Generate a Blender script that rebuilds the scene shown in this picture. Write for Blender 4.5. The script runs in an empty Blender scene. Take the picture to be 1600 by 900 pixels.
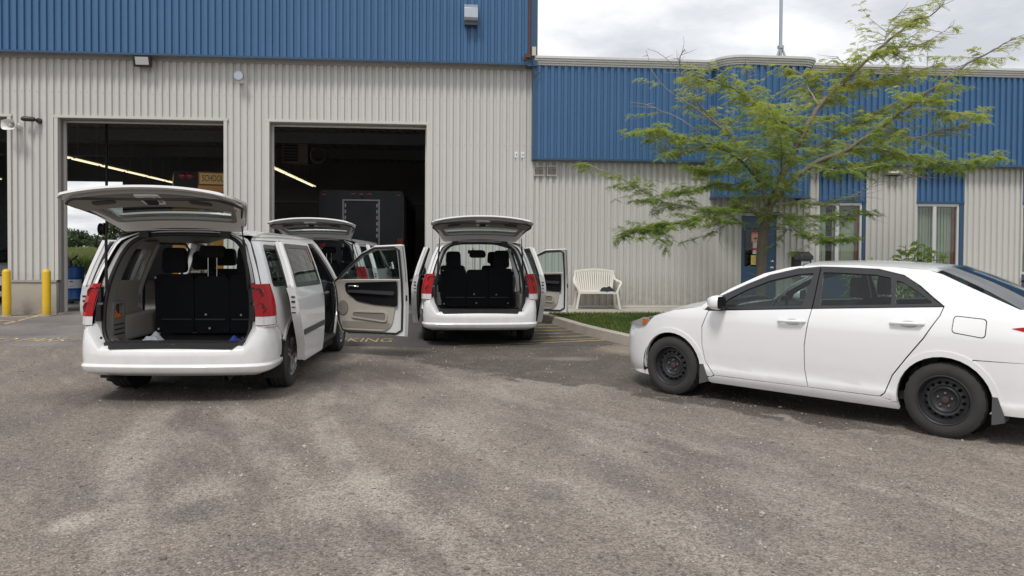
import bpy, bmesh, math, random
from math import sin, cos, pi, radians, sqrt, atan2
from mathutils import Vector, Matrix
from mathutils.geometry import tessellate_polygon
random.seed(7)
scene = bpy.context.scene
COL = scene.collection

# ---------------------------------------------------------------- camera
CAMH = 1.585; YAW = radians(4.8); PITCH = math.atan(23/1200.0); ROLL = 0.0062
_F0 = Vector((sin(YAW), cos(YAW), 0)); _R0 = Vector((cos(YAW), -sin(YAW), 0)); _Z = Vector((0, 0, 1))
FW = _F0*cos(PITCH) - _Z*sin(PITCH); _U0 = _Z*cos(PITCH) + _F0*sin(PITCH)
RT = _R0*cos(ROLL) + _U0*sin(ROLL); UP = _U0*cos(ROLL) - _R0*sin(ROLL)
cam_data = bpy.data.cameras.new('camera'); cam = bpy.data.objects.new('camera', cam_data); COL.objects.link(cam)
cam_data.sensor_width = 36; cam_data.lens = 27.0; cam_data.shift_y = -39/1600.0
cam_data.clip_start = 0.1; cam_data.clip_end = 3000
cam.matrix_world = Matrix(((RT.x, UP.x, -FW.x, 0), (RT.y, UP.y, -FW.y, 0), (RT.z, UP.z, -FW.z, CAMH), (0, 0, 0, 1)))
scene.camera = cam
def at(px, py, depth):
    """a point of the place at a given distance along the view axis (used for laying out branches)"""
    return Vector((0, 0, CAMH)) + (FW + RT*((px-800)/1200.0) - UP*((py-411)/1200.0))*depth

# ---------------------------------------------------------------- world: overcast sky
SUN_EL = radians(58); SUN_AZ = radians(205)      # azimuth clockwise from +Y: behind the camera, a little left
world = bpy.data.worlds.new('World'); scene.world = world; world.use_nodes = True
wn = world.node_tree.nodes; wl = world.node_tree.links; wn.clear()
wo = wn.new('ShaderNodeOutputWorld'); bg = wn.new('ShaderNodeBackground'); wl.new(bg.outputs[0], wo.inputs[0])
sky = wn.new('ShaderNodeTexSky'); sky.sky_type = 'NISHITA'; sky.sun_disc = False
sky.sun_elevation = SUN_EL; sky.sun_rotation = SUN_AZ; sky.dust_density = 2.0
tc = wn.new('ShaderNodeTexCoord'); sep = wn.new('ShaderNodeSeparateXYZ'); wl.new(tc.outputs['Generated'], sep.inputs[0])
# project the view direction on a cloud deck so clouds flatten towards the horizon
def wmath(op, a, b=None):
    n = wn.new('ShaderNodeMath'); n.operation = op
    for i, v in enumerate((a, b)):
        if v is None: continue
        if isinstance(v, (int, float)): n.inputs[i].default_value = v
        else: wl.new(v, n.inputs[i])
    return n.outputs[0]
den = wmath('ADD', wmath('MAXIMUM', sep.outputs[2], 0.0), 0.14)
cu = wmath('DIVIDE', sep.outputs[0], den); cv = wmath('DIVIDE', sep.outputs[1], den)
comb = wn.new('ShaderNodeCombineXYZ'); wl.new(cu, comb.inputs[0]); wl.new(cv, comb.inputs[1])
n1 = wn.new('ShaderNodeTexNoise'); n1.inputs['Scale'].default_value = 1.7; n1.inputs['Detail'].default_value = 7; n1.inputs['Roughness'].default_value = .55
mp = wn.new('ShaderNodeMapping'); mp.inputs['Location'].default_value = (3.1, 1.7, 0.4); wl.new(comb.outputs[0], mp.inputs[0]); wl.new(mp.outputs[0], n1.inputs['Vector'])
cr = wn.new('ShaderNodeValToRGB'); wl.new(n1.outputs['Fac'], cr.inputs[0])
els = cr.color_ramp.elements
els[0].position = .36; els[0].color = (4.7, 4.85, 5.15, 1); els[1].position = .66; els[1].color = (8.3, 8.35, 8.4, 1)
e = els.new(.5); e.color = (6.0, 6.12, 6.35, 1)
mixs = wn.new('ShaderNodeMix'); mixs.data_type = 'RGBA'; mixs.inputs[0].default_value = .93
wl.new(sky.outputs[0], mixs.inputs[6]); wl.new(cr.outputs[0], mixs.inputs[7])
wl.new(mixs.outputs[2], bg.inputs[0]); bg.inputs[1].default_value = 0.1
# ---------------------------------------------------------------- sun behind thin cloud
sd = bpy.data.lights.new('sun', 'SUN'); sd.energy = 1.5; sd.angle = radians(14); sd.color = (1, .965, .92)
so = bpy.data.objects.new('sun', sd); COL.objects.link(so)
sdir = Vector((sin(SUN_AZ)*cos(SUN_EL), cos(SUN_AZ)*cos(SUN_EL), sin(SUN_EL)))
so.rotation_euler = sdir.to_track_quat('Z', 'Y').to_euler(); so.location = (0, 0, 30)
scene.view_settings.view_transform = 'Standard'; scene.view_settings.look = 'None'
scene.view_settings.gamma = 1; scene.view_settings.use_curve_mapping = False; scene.view_settings.exposure = 0.5
scene.render.engine = 'CYCLES'
scene.cycles.max_bounces = 8; scene.cycles.transparent_max_bounces = 24
scene.cycles.sample_clamp_indirect = 6

# ---------------------------------------------------------------- materials
MATS = {}
def _nt(name):
    m = bpy.data.materials.new(name); m.use_nodes = True
    nt = m.node_tree; b = nt.nodes['Principled BSDF']
    MATS[name] = m
    return m, nt, b
def mat(name, col, rough=.5, metal=0, spec=.5, coat=0, var=.0, vscale=3.0, bump=0, bscale=60, emit=None, estr=0, dirt=None, rvar=0):
    """plain procedural material: base colour, a little noise in value, optional fine bump and low dirt"""
    if name in MATS: return MATS[name]
    m, nt, b = _nt(name); N = nt.nodes; L = nt.links
    b.inputs['Base Color'].default_value = (*col, 1); b.inputs['Roughness'].default_value = rough
    b.inputs['Metallic'].default_value = metal; b.inputs['Specular IOR Level'].default_value = spec
    b.inputs['Coat Weight'].default_value = coat; b.inputs['Coat Roughness'].default_value = .04
    tcn = N.new('ShaderNodeTexCoord')
    if var or dirt:
        nz = N.new('ShaderNodeTexNoise'); nz.inputs['Scale'].default_value = vscale; nz.inputs['Detail'].default_value = 6
        L.new(tcn.outputs['Object'], nz.inputs['Vector'])
        mx = N.new('ShaderNodeMix'); mx.data_type = 'RGBA'
        mx.inputs[6].default_value = (*[c*(1-var) for c in col], 1); mx.inputs[7].default_value = (*[min(1, c*(1+var)) for c in col], 1)
        L.new(nz.outputs['Fac'], mx.inputs[0]); out = mx.outputs[2]
        if dirt:
            dcol, z0, z1, amt = dirt
            sp = N.new('ShaderNodeSeparateXYZ'); L.new(tcn.outputs['Object'], sp.inputs[0])
            mr = N.new('ShaderNodeMapRange'); mr.inputs[1].default_value = z0; mr.inputs[2].default_value = z1; mr.inputs[3].default_value = amt; mr.inputs[4].default_value = 0
            L.new(sp.outputs[2], mr.inputs[0])
            mu = N.new('ShaderNodeMath'); mu.operation = 'MULTIPLY'; L.new(mr.outputs[0], mu.inputs[0])
            nz2 = N.new('ShaderNodeTexNoise'); nz2.inputs['Scale'].default_value = 9; nz2.inputs['Detail'].default_value = 8; L.new(tcn.outputs['Object'], nz2.inputs['Vector'])
            L.new(nz2.outputs['Fac'], mu.inputs[1])
            m2 = N.new('ShaderNodeMix'); m2.data_type = 'RGBA'; L.new(mu.outputs[0], m2.inputs[0]); L.new(out, m2.inputs[6]); m2.inputs[7].default_value = (*dcol, 1)
            out = m2.outputs[2]
        L.new(out, b.inputs['Base Color'])
    if rvar:
        nr = N.new('ShaderNodeTexNoise'); nr.inputs['Scale'].default_value = vscale*2.3; nr.inputs['Detail'].default_value = 5; L.new(tcn.outputs['Object'], nr.inputs['Vector'])
        rr = N.new('ShaderNodeMapRange'); rr.inputs[3].default_value = max(0, rough-rvar); rr.inputs[4].default_value = min(1, rough+rvar); L.new(nr.outputs['Fac'], rr.inputs[0]); L.new(rr.outputs[0], b.inputs['Roughness'])
    if bump:
        nb = N.new('ShaderNodeTexNoise'); nb.inputs['Scale'].default_value = bscale; nb.inputs['Detail'].default_value = 4; L.new(tcn.outputs['Object'], nb.inputs['Vector'])
        bp = N.new('ShaderNodeBump'); bp.inputs['Strength'].default_value = bump; bp.inputs['Distance'].default_value = .01
        L.new(nb.outputs['Fac'], bp.inputs['Height']); L.new(bp.outputs[0], b.inputs['Normal'])
    if emit:
        b.inputs['Emission Color'].default_value = (*emit, 1); b.inputs['Emission Strength'].default_value = estr
    return m
def glass(name, tint=(.85, .93, .9), refl=1.0):
    """thin automotive / window glass: tinted see-through plus a Fresnel reflection"""
    if name in MATS: return MATS[name]
    m, nt, b = _nt(name); N = nt.nodes; L = nt.links; N.remove(b)
    o = N['Material Output']; tr = N.new('ShaderNodeBsdfTransparent'); tr.inputs[0].default_value = (*tint, 1)
    gl = N.new('ShaderNodeBsdfGlossy'); gl.inputs['Roughness'].default_value = .015; gl.inputs[0].default_value = (refl, refl, refl, 1)
    fr = N.new('ShaderNodeFresnel'); ge = N.new('ShaderNodeNewGeometry'); ir = N.new('ShaderNodeMapRange'); ir.inputs[3].default_value = 1.5; ir.inputs[4].default_value = 1/1.5
    L.new(ge.outputs['Backfacing'], ir.inputs[0]); L.new(ir.outputs[0], fr.inputs[0])      # same reflection from either side of the thin pane
    mx = N.new('ShaderNodeMixShader'); L.new(fr.outputs[0], mx.inputs[0]); L.new(tr.outputs[0], mx.inputs[1]); L.new(gl.outputs[0], mx.inputs[2]); L.new(mx.outputs[0], o.inputs[0])
    return m

# ---------------------------------------------------------------- mesh helpers
class MB:
    """collects faces; build() links them as ONE mesh object"""
    def __init__(s): s.v = []; s.f = []; s.n = []
    def add(s, vs, fs, ns=None):
        k = len(s.v); s.v += [tuple(p) for p in vs]
        for i, f in enumerate(fs):
            s.f.append([k+j for j in f]); s.n.append(ns[i] if ns else None)
        return s
    def box(s, x0, x1, y0, y1, z0, z1):
        vs = [(x, y, z) for z in (z0, z1) for y in (y0, y1) for x in (x0, x1)]
        return s.add(vs, [(0, 2, 3, 1), (4, 5, 7, 6), (0, 1, 5, 4), (2, 6, 7, 3), (0, 4, 6, 2), (1, 3, 7, 5)])
    def obox(s, c, ax, ay, az):
        c = Vector(c); ax = Vector(ax); ay = Vector(ay); az = Vector(az)
        vs = [c+ax*i+ay*j+az*k for k in (-1, 1) for j in (-1, 1) for i in (-1, 1)]
        return s.add(vs, [(0, 2, 3, 1), (4, 5, 7, 6), (0, 1, 5, 4), (2, 6, 7, 3), (0, 4, 6, 2), (1, 3, 7, 5)])
    def bar(s, a, b, w, h, up=(0, 0, 1)):
        a = Vector(a); b = Vector(b); d = (b-a); u = Vector(up); sd_ = d.cross(u)
        if sd_.length < 1e-6: sd_ = d.cross(Vector((1, 0, 0)))
        sd_.normalize(); u = sd_.cross(d).normalized()
        return s.obox((a+b)/2, d/2, sd_*w/2, u*h/2)
    def tube(s, pts, r, n=8, closed=False, caps=True):
        pts = [Vector(p) for p in pts]; m = len(pts); rr = r if isinstance(r, (list, tuple)) else [r]*m
        rings = []; prev = None
        for i, p in enumerate(pts):
            if closed: t = pts[(i+1) % m]-pts[i-1]
            else: t = pts[min(i+1, m-1)]-pts[max(i-1, 0)]
            if t.length < 1e-9: t = Vector((0, 0, 1))
            t.normalize()
            if prev is None:
                a = t.cross(Vector((0, 0, 1)));
                if a.length < .05: a = t.cross(Vector((1, 0, 0)))
            else: a = prev - t*prev.dot(t)
            a.normalize(); prev = a; b = t.cross(a)
            rings.append([p+a*cos(2*pi*k/n)*rr[i]+b*sin(2*pi*k/n)*rr[i] for k in range(n)])
        vs = [q for rg in rings for q in rg]; fs = []
        for i in range(m if closed else m-1):
            j = (i+1) % m
            for k in range(n): fs.append((i*n+k, j*n+k, j*n+(k+1) % n, i*n+(k+1) % n)[::-1])
        if caps and not closed: fs.append(tuple(range(n))); fs.append(tuple(range((m-1)*n, m*n))[::-1])
        return s.add(vs, fs)
    def lathe(s, prof, org, axis='z', n=32):
        """prof: (radius, height along axis)"""
        o = Vector(org); m = len(prof); vs = []
        for r, h in prof:
            for k in range(n):
                a = 2*pi*k/n; c, d = r*cos(a), r*sin(a)
                vs.append(o+Vector({'z': (c, d, h), 'x': (h, c, d), 'y': (d, h, c)}[axis]))
        fs = [(i*n+k, i*n+(k+1) % n, (i+1)*n+(k+1) % n, (i+1)*n+k) for i in range(m-1) for k in range(n)]
        return s.add(vs, fs)
    def prism(s, poly, fn0, fn1, holes=()):
        """closed plate: outline poly (2d) at fn0(u,v) and fn1(u,v)"""
        loops = [list(poly)]+[list(h) for h in holes]
        flat = [p for l in loops for p in l]; n = len(flat)
        tr = tessellate_polygon([[Vector((p[0], p[1], 0)) for p in l] for l in loops])
        vs = [fn0(*p) for p in flat]+[fn1(*p) for p in flat]; fs = []
        for t in tr:
            a, b, c = [flat[i] for i in t]
            if (b[0]-a[0])*(c[1]-a[1])-(b[1]-a[1])*(c[0]-a[0]) < 0: t = t[::-1]
            fs.append(tuple(t)); fs.append(tuple(i+n for i in t[::-1]))
        k = 0
        for l in loops:
            m = len(l)
            for i in range(m): fs.append((k+i, k+(i+1) % m, n+k+(i+1) % m, n+k+i))
            k += m
        return s.add(vs, fs)
    def panel(s, poly, fn, step=.08, thick=.02, sign=1, holes=(), inner=False, stepv=None, nback=None):
        """skin panel: polygon in (u,v), laid on the surface fn(u,v), with true surface normals and a turned-in edge"""
        loops = [list(poly)]+[list(h) for h in holes]; flat = [p for l in loops for p in l]
        tr = tessellate_polygon([[Vector((p[0], p[1], 0)) for p in l] for l in loops])
        bm = bmesh.new(); bv = [bm.verts.new((p[0], p[1], 0)) for p in flat]
        for t in tr:
            a, b, c = [flat[i] for i in t]
            cr_ = (b[0]-a[0])*(c[1]-a[1])-(b[1]-a[1])*(c[0]-a[0])
            if abs(cr_) < 1e-9: continue
            if cr_ < 0: t = t[::-1]
            try: bm.faces.new([bv[i] for i in t])
            except ValueError: pass
        for ax, st in ((0, step), (1, stepv or step)):
            lo = min(p[ax] for p in flat); hi = max(p[ax] for p in flat); k = math.floor(lo/st)+1
            while k*st < hi-1e-4:
                co = Vector((0, 0, 0)); co[ax] = k*st; no = Vector((0, 0, 0)); no[ax] = 1
                bmesh.ops.bisect_plane(bm, geom=bm.verts[:]+bm.edges[:]+bm.faces[:], dist=1e-5, plane_co=co, plane_no=no); k += 1
        bmesh.ops.remove_doubles(bm, verts=bm.verts[:], dist=1e-5)
        bm.verts.index_update(); bm.normal_update()
        P = []; Nn = []; h = .004
        for v in bm.verts:
            u, w = v.co.x, v.co.y; p = Vector(fn(u, w))
            n = (Vector(fn(u+h, w))-Vector(fn(u-h, w))).cross(Vector(fn(u, w+h))-Vector(fn(u, w-h)))*sign
            n = n.normalized() if n.length > 1e-12 else Vector((0, 0, 1)); P.append(p); Nn.append(n)
        fs = []; ns = []
        for f in bm.faces:
            ix = [v.index for v in f.verts]
            if sign < 0: ix = ix[::-1]
            fs.append(ix); ns.append([Nn[i] for i in ix])
        s.add(P, fs, ns)
        if thick:
            Q = [P[i]-Nn[i]*thick if nback is None else P[i]+Vector(nback)*thick for i in range(len(P))]
            vs = []; ff = []
            for e_ in bm.edges:
                if len(e_.link_faces) == 1:
                    f = e_.link_faces[0]; ll = [v.index for v in f.verts]; a, b = e_.verts[0].index, e_.verts[1].index
                    if ll[(ll.index(a)+1) % len(ll)] != b: a, b = b, a
                    if sign < 0: a, b = b, a
                    k = len(vs); vs += [P[b], P[a], Q[a], Q[b]]; ff.append((k, k+1, k+2, k+3))
            s.add(vs, ff)
            if inner:
                s.add(Q, [f[::-1] for f in fs], [[-Nn[i] for i in f[::-1]] for f in fs])
        bm.free(); return s
    def grid(s, fn, us, vs_, sign=1, closed_u=False):
        """smooth surface over parameter values"""
        nu, nv = len(us), len(vs_); P = [Vector(fn(u, v)) for u in us for v in vs_]; fs = []
        for i in range(nu-1+(1 if closed_u else 0)):
            for j in range(nv-1):
                a, b, c, d = i*nv+j, ((i+1) % nu)*nv+j, ((i+1) % nu)*nv+j+1, i*nv+j+1
                fs.append((a, b, c, d) if sign > 0 else (d, c, b, a))
        return s.add(P, fs)
    def xform(s, M):
        s.v = [tuple(M @ Vector(p)) for p in s.v]; R3 = M.to_3x3().inverted().transposed()
        s.n = [None if n is None else [(R3 @ Vector(q)).normalized() for q in n] for n in s.n]
        return s
    def build(s, name, m, parent=None, smooth=None, bevel=0, label=None):
        me = bpy.data.meshes.new(name); me.from_pydata(s.v, [], s.f); me.update()
        if any(n is not None for n in s.n):
            me.polygons.foreach_set('use_smooth', [True]*len(me.polygons))
            ln = []
            for p, n in zip(me.polygons, s.n):
                ln += [tuple(q) for q in n] if n is not None else [tuple(p.normal)]*p.loop_total
            me.normals_split_custom_set(ln)
        elif smooth is not None:
            me.polygons.foreach_set('use_smooth', [True]*len(me.polygons)); me.set_sharp_from_angle(angle=radians(smooth))
        o = bpy.data.objects.new(name, me); COL.objects.link(o)
        me.materials.append(m if not isinstance(m, str) else MATS[m])
        if parent: o.parent = parent
        if bevel:
            b = o.modifiers.new('bevel', 'BEVEL'); b.width = bevel; b.segments = 2; b.limit_method = 'ANGLE'; b.angle_limit = radians(40)
        if label: o['label'] = label
        return o
def empty(name, loc=(0, 0, 0), rz=0, label=None, cat=None, group=None):
    o = bpy.data.objects.new(name, None); COL.objects.link(o); o.location = loc; o.rotation_euler = (0, 0, rz)
    o.empty_display_size = .2
    if label: tag(o, label, cat, group)
    return o
def tag(o, label, cat, group=None, kind=None):
    if label: o['label'] = label
    if cat: o['category'] = cat
    if group: o['group'] = group
    if kind: o['kind'] = kind
    return o
def struct(o): o['kind'] = 'structure'; return o
def copy_tree(o, parent=None):
    c = o.copy(); COL.objects.link(c); c.parent = parent
    for ch in list(o.children): copy_tree(ch, c)
    return c
def lerp_table(T, x):
    """smooth (monotone cubic-ish) interpolation of a table of (x, y)"""
    if x <= T[0][0]: return T[0][1]
    if x >= T[-1][0]: return T[-1][1]
    for i in range(len(T)-1):
        if x <= T[i+1][0]:
            x0, y0 = T[i]; x1, y1 = T[i+1]; t = (x-x0)/(x1-x0)
            d = (y1-y0)/(x1-x0)
            def sl(k):
                if k <= 0 or k >= len(T)-1: return None
                a = (T[k][1]-T[k-1][1])/(T[k][0]-T[k-1][0]); b = (T[k+1][1]-T[k][1])/(T[k+1][0]-T[k][0])
                return 0 if a*b <= 0 else 2*a*b/(a+b)
            m0 = sl(i); m1 = sl(i+1); m0 = d if m0 is None else m0; m1 = d if m1 is None else m1
            hh = x1-x0; t2 = t*t; t3 = t2*t
            return (2*t3-3*t2+1)*y0+(t3-2*t2+t)*hh*m0+(-2*t3+3*t2)*y1+(t3-t2)*hh*m1
def rpoly(pts, seg=5):
    """polygon with rounded corners: points are (u, v) or (u, v, radius)"""
    out = []; n = len(pts)
    for i in range(n):
        p = pts[i]; q = Vector(p[:2])
        if len(p) < 3 or p[2] <= 0: out.append((q.x, q.y)); continue
        a = Vector(pts[i-1][:2])-q; b = Vector(pts[(i+1) % n][:2])-q
        ang = a.angle(b); d = min(p[2]/math.tan(ang/2), a.length*.49, b.length*.49)
        p0 = q+a.normalized()*d; p1 = q+b.normalized()*d
        for k in range(seg+1):
            t = k/seg; s_ = p0*(1-t)**2+q*2*t*(1-t)+p1*t*t; out.append((s_.x, s_.y))
    return out
def circ(c, r, n=24, a0=0): return [(c[0]+r*cos(a0+2*pi*k/n), c[1]+r*sin(a0+2*pi*k/n)) for k in range(n)]
def text_mesh(txt, size, xs=1.0, align='CENTER', depth=0):
    cu_ = bpy.data.curves.new('txt', 'FONT'); cu_.body = txt; cu_.size = size; cu_.align_x = align; cu_.align_y = 'CENTER'; cu_.resolution_u = 3; cu_.extrude = depth
    ob = bpy.data.objects.new('txt', cu_); COL.objects.link(ob); bpy.context.view_layer.update()
    me = bpy.data.meshes.new_from_object(ob.evaluated_get(bpy.context.evaluated_depsgraph_get()))
    V = [(v.co.x*xs, v.co.y, v.co.z) for v in me.vertices]; Fc = [list(p.vertices) for p in me.polygons]
    bpy.data.objects.remove(ob); bpy.data.curves.remove(cu_); bpy.data.meshes.remove(me)
    return V, Fc
# ================================================================ GROUND
class NG:
    """tiny helper for node graphs"""
    def __init__(s, nt): s.N = nt.nodes; s.L = nt.links
    def set(s, sock, v):
        if hasattr(v, 'is_output'): s.L.new(v, sock)
        elif isinstance(v, tuple) and sock.type == 'RGBA' and len(v) == 3: sock.default_value = (*v, 1)
        else: sock.default_value = v
    def math(s, op, a, b=0.0, clamp=False):
        n = s.N.new('ShaderNodeMath'); n.operation = op; n.use_clamp = clamp; s.set(n.inputs[0], a); s.set(n.inputs[1], b); return n.outputs[0]
    def mix(s, f, a, b, mode='MIX'):
        n = s.N.new('ShaderNodeMix'); n.data_type = 'RGBA'; n.blend_type = mode; s.set(n.inputs[0], f); s.set(n.inputs[6], a); s.set(n.inputs[7], b); return n.outputs[2]
    def rng(s, v, a, b, c=0.0, d=1.0, smooth=False):
        n = s.N.new('ShaderNodeMapRange'); n.interpolation_type = 'SMOOTHSTEP' if smooth else 'LINEAR'
        for i, q in enumerate((v, a, b, c, d)): s.set(n.inputs[i], q)
        return n.outputs[0]
    def noise(s, vec, scale, detail=4, rough=.55, dist=0.0):
        n = s.N.new('ShaderNodeTexNoise'); s.L.new(vec, n.inputs['Vector']); n.inputs['Scale'].default_value = scale; n.inputs['Detail'].default_value = detail
        n.inputs['Roughness'].default_value = rough; n.inputs['Distortion'].default_value = dist; return n.outputs['Fac']
    def voro(s, vec, scale, out='Distance', rnd=1.0):
        n = s.N.new('ShaderNodeTexVoronoi'); s.L.new(vec, n.inputs['Vector']); n.inputs['Scale'].default_value = scale; n.inputs['Randomness'].default_value = rnd; return n.outputs[out]
    def xyz(s, vec):
        n = s.N.new('ShaderNodeSeparateXYZ'); s.L.new(vec, n.inputs[0]); return n.outputs
    def vec(s, x, y, z=0.0):
        n = s.N.new('ShaderNodeCombineXYZ'); s.set(n.inputs[0], x); s.set(n.inputs[1], y); s.set(n.inputs[2], z); return n.outputs[0]
    def bump(s, h, strength, dist=.01, nrm=None):
        n = s.N.new('ShaderNodeBump'); n.inputs['Strength'].default_value = strength; n.inputs['Distance'].default_value = dist; s.L.new(h, n.inputs['Height'])
        if nrm: s.L.new(nrm, n.inputs['Normal'])
        return n.outputs[0]
    def blob(s, X, Y, cx, cy, rx, ry, edge, lo=.25, noise_amt=.35):
        """irregular stain: 1 inside, 0 outside, with a noisy rim"""
        a = s.math('DIVIDE', s.math('SUBTRACT', X, cx), rx); b = s.math('DIVIDE', s.math('SUBTRACT', Y, cy), ry)
        d = s.math('SQRT', s.math('ADD', s.math('MULTIPLY', a, a), s.math('MULTIPLY', b, b)))
        d = s.math('ADD', d, s.math('MULTIPLY', s.math('SUBTRACT', edge, .5), noise_amt*2))
        return s.rng(d, 1.0-lo, 1.0, 1.0, 0.0, True)

def ground_material():
    m, nt, b = _nt('lot_surface'); g = NG(nt)
    geo = nt.nodes.new('ShaderNodeNewGeometry'); P = geo.outputs['Position']; X, Y, Zz = g.xyz(P)
    # tyre-swept streaks run away from the camera, slanting left, along the driving line
    wob = g.math('MULTIPLY', g.math('SUBTRACT', g.noise(P, .35, 2), .5), 1.3)
    q = g.math('ADD', g.math('ADD', X, g.math('MULTIPLY', Y, .45)), wob)
    pol = g.vec(q, g.math('MULTIPLY', Y, .20))
    streak = g.noise(pol, 1.1, 7, .62, .3)
    streak2 = g.noise(pol, 3.6, 6, .65)
    Q = g.vec(g.math('MULTIPLY', X, 1.0), g.math('MULTIPLY', Y, .45))
    big = g.noise(Q, .55, 5, .6, .4)
    mid = g.noise(Q, 2.4, 7, .68)
    fine = g.noise(P, 26, 4, .7)
    stone = g.voro(P, 62, 'Color'); sx = g.xyz(stone)[0]
    sd_ = g.voro(P, 62, 'Distance')
    st2 = g.voro(P, 24, 'Distance'); st2c = g.xyz(g.voro(P, 24, 'Color'))[1]
    f = g.math('ADD', g.math('ADD', g.math('MULTIPLY', streak, .65), g.math('MULTIPLY', big, .55)), g.math('MULTIPLY', mid, .35))
    f = g.math('ADD', f, g.math('ADD', g.math('MULTIPLY', streak2, .22), g.math('MULTIPLY', g.math('SUBTRACT', g.noise(pol, 13, 5, .7), .22), .30)))
    dust = g.rng(f, .70, 1.12, 0, 1, True)
    dark = (.150, .130, .115); tan = (.245, .207, .175); pale = (.36, .318, .275)
    col = g.mix(dust, dark, tan)
    col = g.mix(g.math('MULTIPLY', g.rng(streak2, .56, .72, 0, 1, True), .45), col, pale)
    # pale chalky scuffs near the camera and a few dark loose-chip patches
    e1 = g.math('ADD', g.math('MULTIPLY', g.noise(P, 2.2, 6, .6, .5), .6), g.math('MULTIPLY', g.noise(P, 9, 5, .65), .4))
    for cx, cy, rx, ry, amt in ((-2.13, 4.55, .16, .26, .9), (-1.55, 5.1, .28, .5, .6), (-.62, 5.0, .5, .75, .6), (-2.35, 6.3, .5, .9, .35), (.1, 7.0, .6, 1.1, .45), (.9, 8.6, 1.2, .9, .35), (1.3, 6.0, .45, 1.0, .4), (2.2, 4.8, .5, 1.0, .35)):
        col = g.mix(g.math('MULTIPLY', g.blob(X, Y, cx, cy, rx, ry, e1, .8, .6), amt), col, pale)
    for cx, cy, rx, ry, amt in ((-1.50, 4.72, .22, .34, .8), (-2.25, 5.2, .35, .5, .5), (.02, 5.15, .35, .5, .45), (.68, 4.95, .2, .3, .6), (1.2, 5.3, .3, .8, .5), (-3.9, 7.0, .6, .9, .5), (-.95, 4.1, .35, .3, .5), (1.6, 4.2, .3, .5, .5), (2.4, 5.9, .5, .8, .4), (-3.2, 5.6, .5, .6, .45)):
        col = g.mix(g.math('MULTIPLY', g.blob(X, Y, cx, cy, rx, ry, e1, .8, .6), amt), col, (.135, .124, .116))
    # pale swept tyre tracks: two wheels of a turning vehicle, and straight runs
    for cx, cy, r0, wd, amt in ((10.7, 9.8, 12.12, .20, .75), (10.7, 9.8, 13.62, .22, .6), (35.1, 22.4, 40.0, .20, .55), (35.1, 22.4, 38.5, .2, .35), (34.6, 29.3, 40.0, .22, .45), (34.6, 29.3, 38.5, .22, .4), (34.6, 29.3, 41.5, .2, .35)):
        ax = g.math('SUBTRACT', X, cx); ay = g.math('SUBTRACT', Y, cy)
        rr = g.math('ABSOLUTE', g.math('SUBTRACT', g.math('SQRT', g.math('ADD', g.math('MULTIPLY', ax, ax), g.math('MULTIPLY', ay, ay))), r0))
        k = g.math('MULTIPLY', g.rng(rr, wd*.35, wd, 1, 0, True), g.rng(mid, .36, .62, 0, amt))
        col = g.mix(k, col, pale)
    # gravel grain: stones of three sizes, each cell its own shade
    c1 = g.xyz(g.voro(P, 95, 'Color'))[0]; c2 = g.xyz(g.voro(P, 48, 'Color'))[1]; c3 = g.xyz(g.voro(P, 21, 'Color'))[2]
    grain = g.math('ADD', g.math('ADD', g.math('MULTIPLY', c1, .95), g.math('MULTIPLY', c2, .40)), g.math('MULTIPLY', c3, .12))
    grain = g.math('ADD', grain, g.math('MULTIPLY', g.math('SUBTRACT', fine, .5), .5))
    grain = g.rng(grain, .30, 1.20, .64, 1.38)
    col = g.mix(1.0, col, g.vec(grain, grain, grain), 'MULTIPLY')
    chip = g.math('MULTIPLY', g.rng(st2, .16, .26, 1, 0), g.rng(st2c, .80, .86, 0, 1))
    col = g.mix(g.math('MULTIPLY', chip, .7), col, g.mix(g.rng(st2c, .9, .95), (.42, .39, .36), (.05, .05, .052)))
    # tar / damp asphalt along the front of the garage
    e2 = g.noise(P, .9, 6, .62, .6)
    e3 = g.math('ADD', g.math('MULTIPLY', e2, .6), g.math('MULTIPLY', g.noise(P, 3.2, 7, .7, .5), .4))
    wet_dark = g.math('MAXIMUM', g.blob(X, Y, 1.9, 10.5, 2.2, 1.0, e3, .20, 1.0), g.blob(X, Y, .3, 11.5, 1.7, 1.0, e3, .3, .9))
    wet_dark = g.math('MULTIPLY', wet_dark, g.rng(g.noise(P, 1.6, 6, .7), .30, .55, .55, 1))
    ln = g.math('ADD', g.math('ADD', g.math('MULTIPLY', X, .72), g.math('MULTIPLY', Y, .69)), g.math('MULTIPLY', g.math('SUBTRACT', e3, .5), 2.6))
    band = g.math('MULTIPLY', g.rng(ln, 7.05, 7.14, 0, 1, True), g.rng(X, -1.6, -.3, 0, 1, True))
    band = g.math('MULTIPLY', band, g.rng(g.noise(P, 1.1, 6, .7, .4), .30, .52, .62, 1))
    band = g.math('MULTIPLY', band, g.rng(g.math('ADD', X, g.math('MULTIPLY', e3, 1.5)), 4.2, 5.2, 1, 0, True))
    wet_dark = g.math('MAXIMUM', g.math('MULTIPLY', wet_dark, .6), band)
    wet_dark = g.math('MAXIMUM', wet_dark, g.math('MULTIPLY', g.blob(X, Y, -1.2, 9.9, 1.25, 1.3, e2, .5, .5), .75))
    wet_dark = g.math('MAXIMUM', wet_dark, g.math('MULTIPLY', g.blob(X, Y, -2.9, 8.4, 1.7, .8, e2, .5, .3), .55))  # darker ground patch beneath the rear of the nearest van
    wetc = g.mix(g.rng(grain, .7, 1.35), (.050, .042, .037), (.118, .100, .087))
    col = g.mix(g.math('MULTIPLY', wet_dark, .86), col, wetc)
    col = g.mix(g.math('MULTIPLY', g.blob(X, Y, 1.7, 10.95, .55, .3, e3, .9, 1.6), .38), col, pale)
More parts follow.
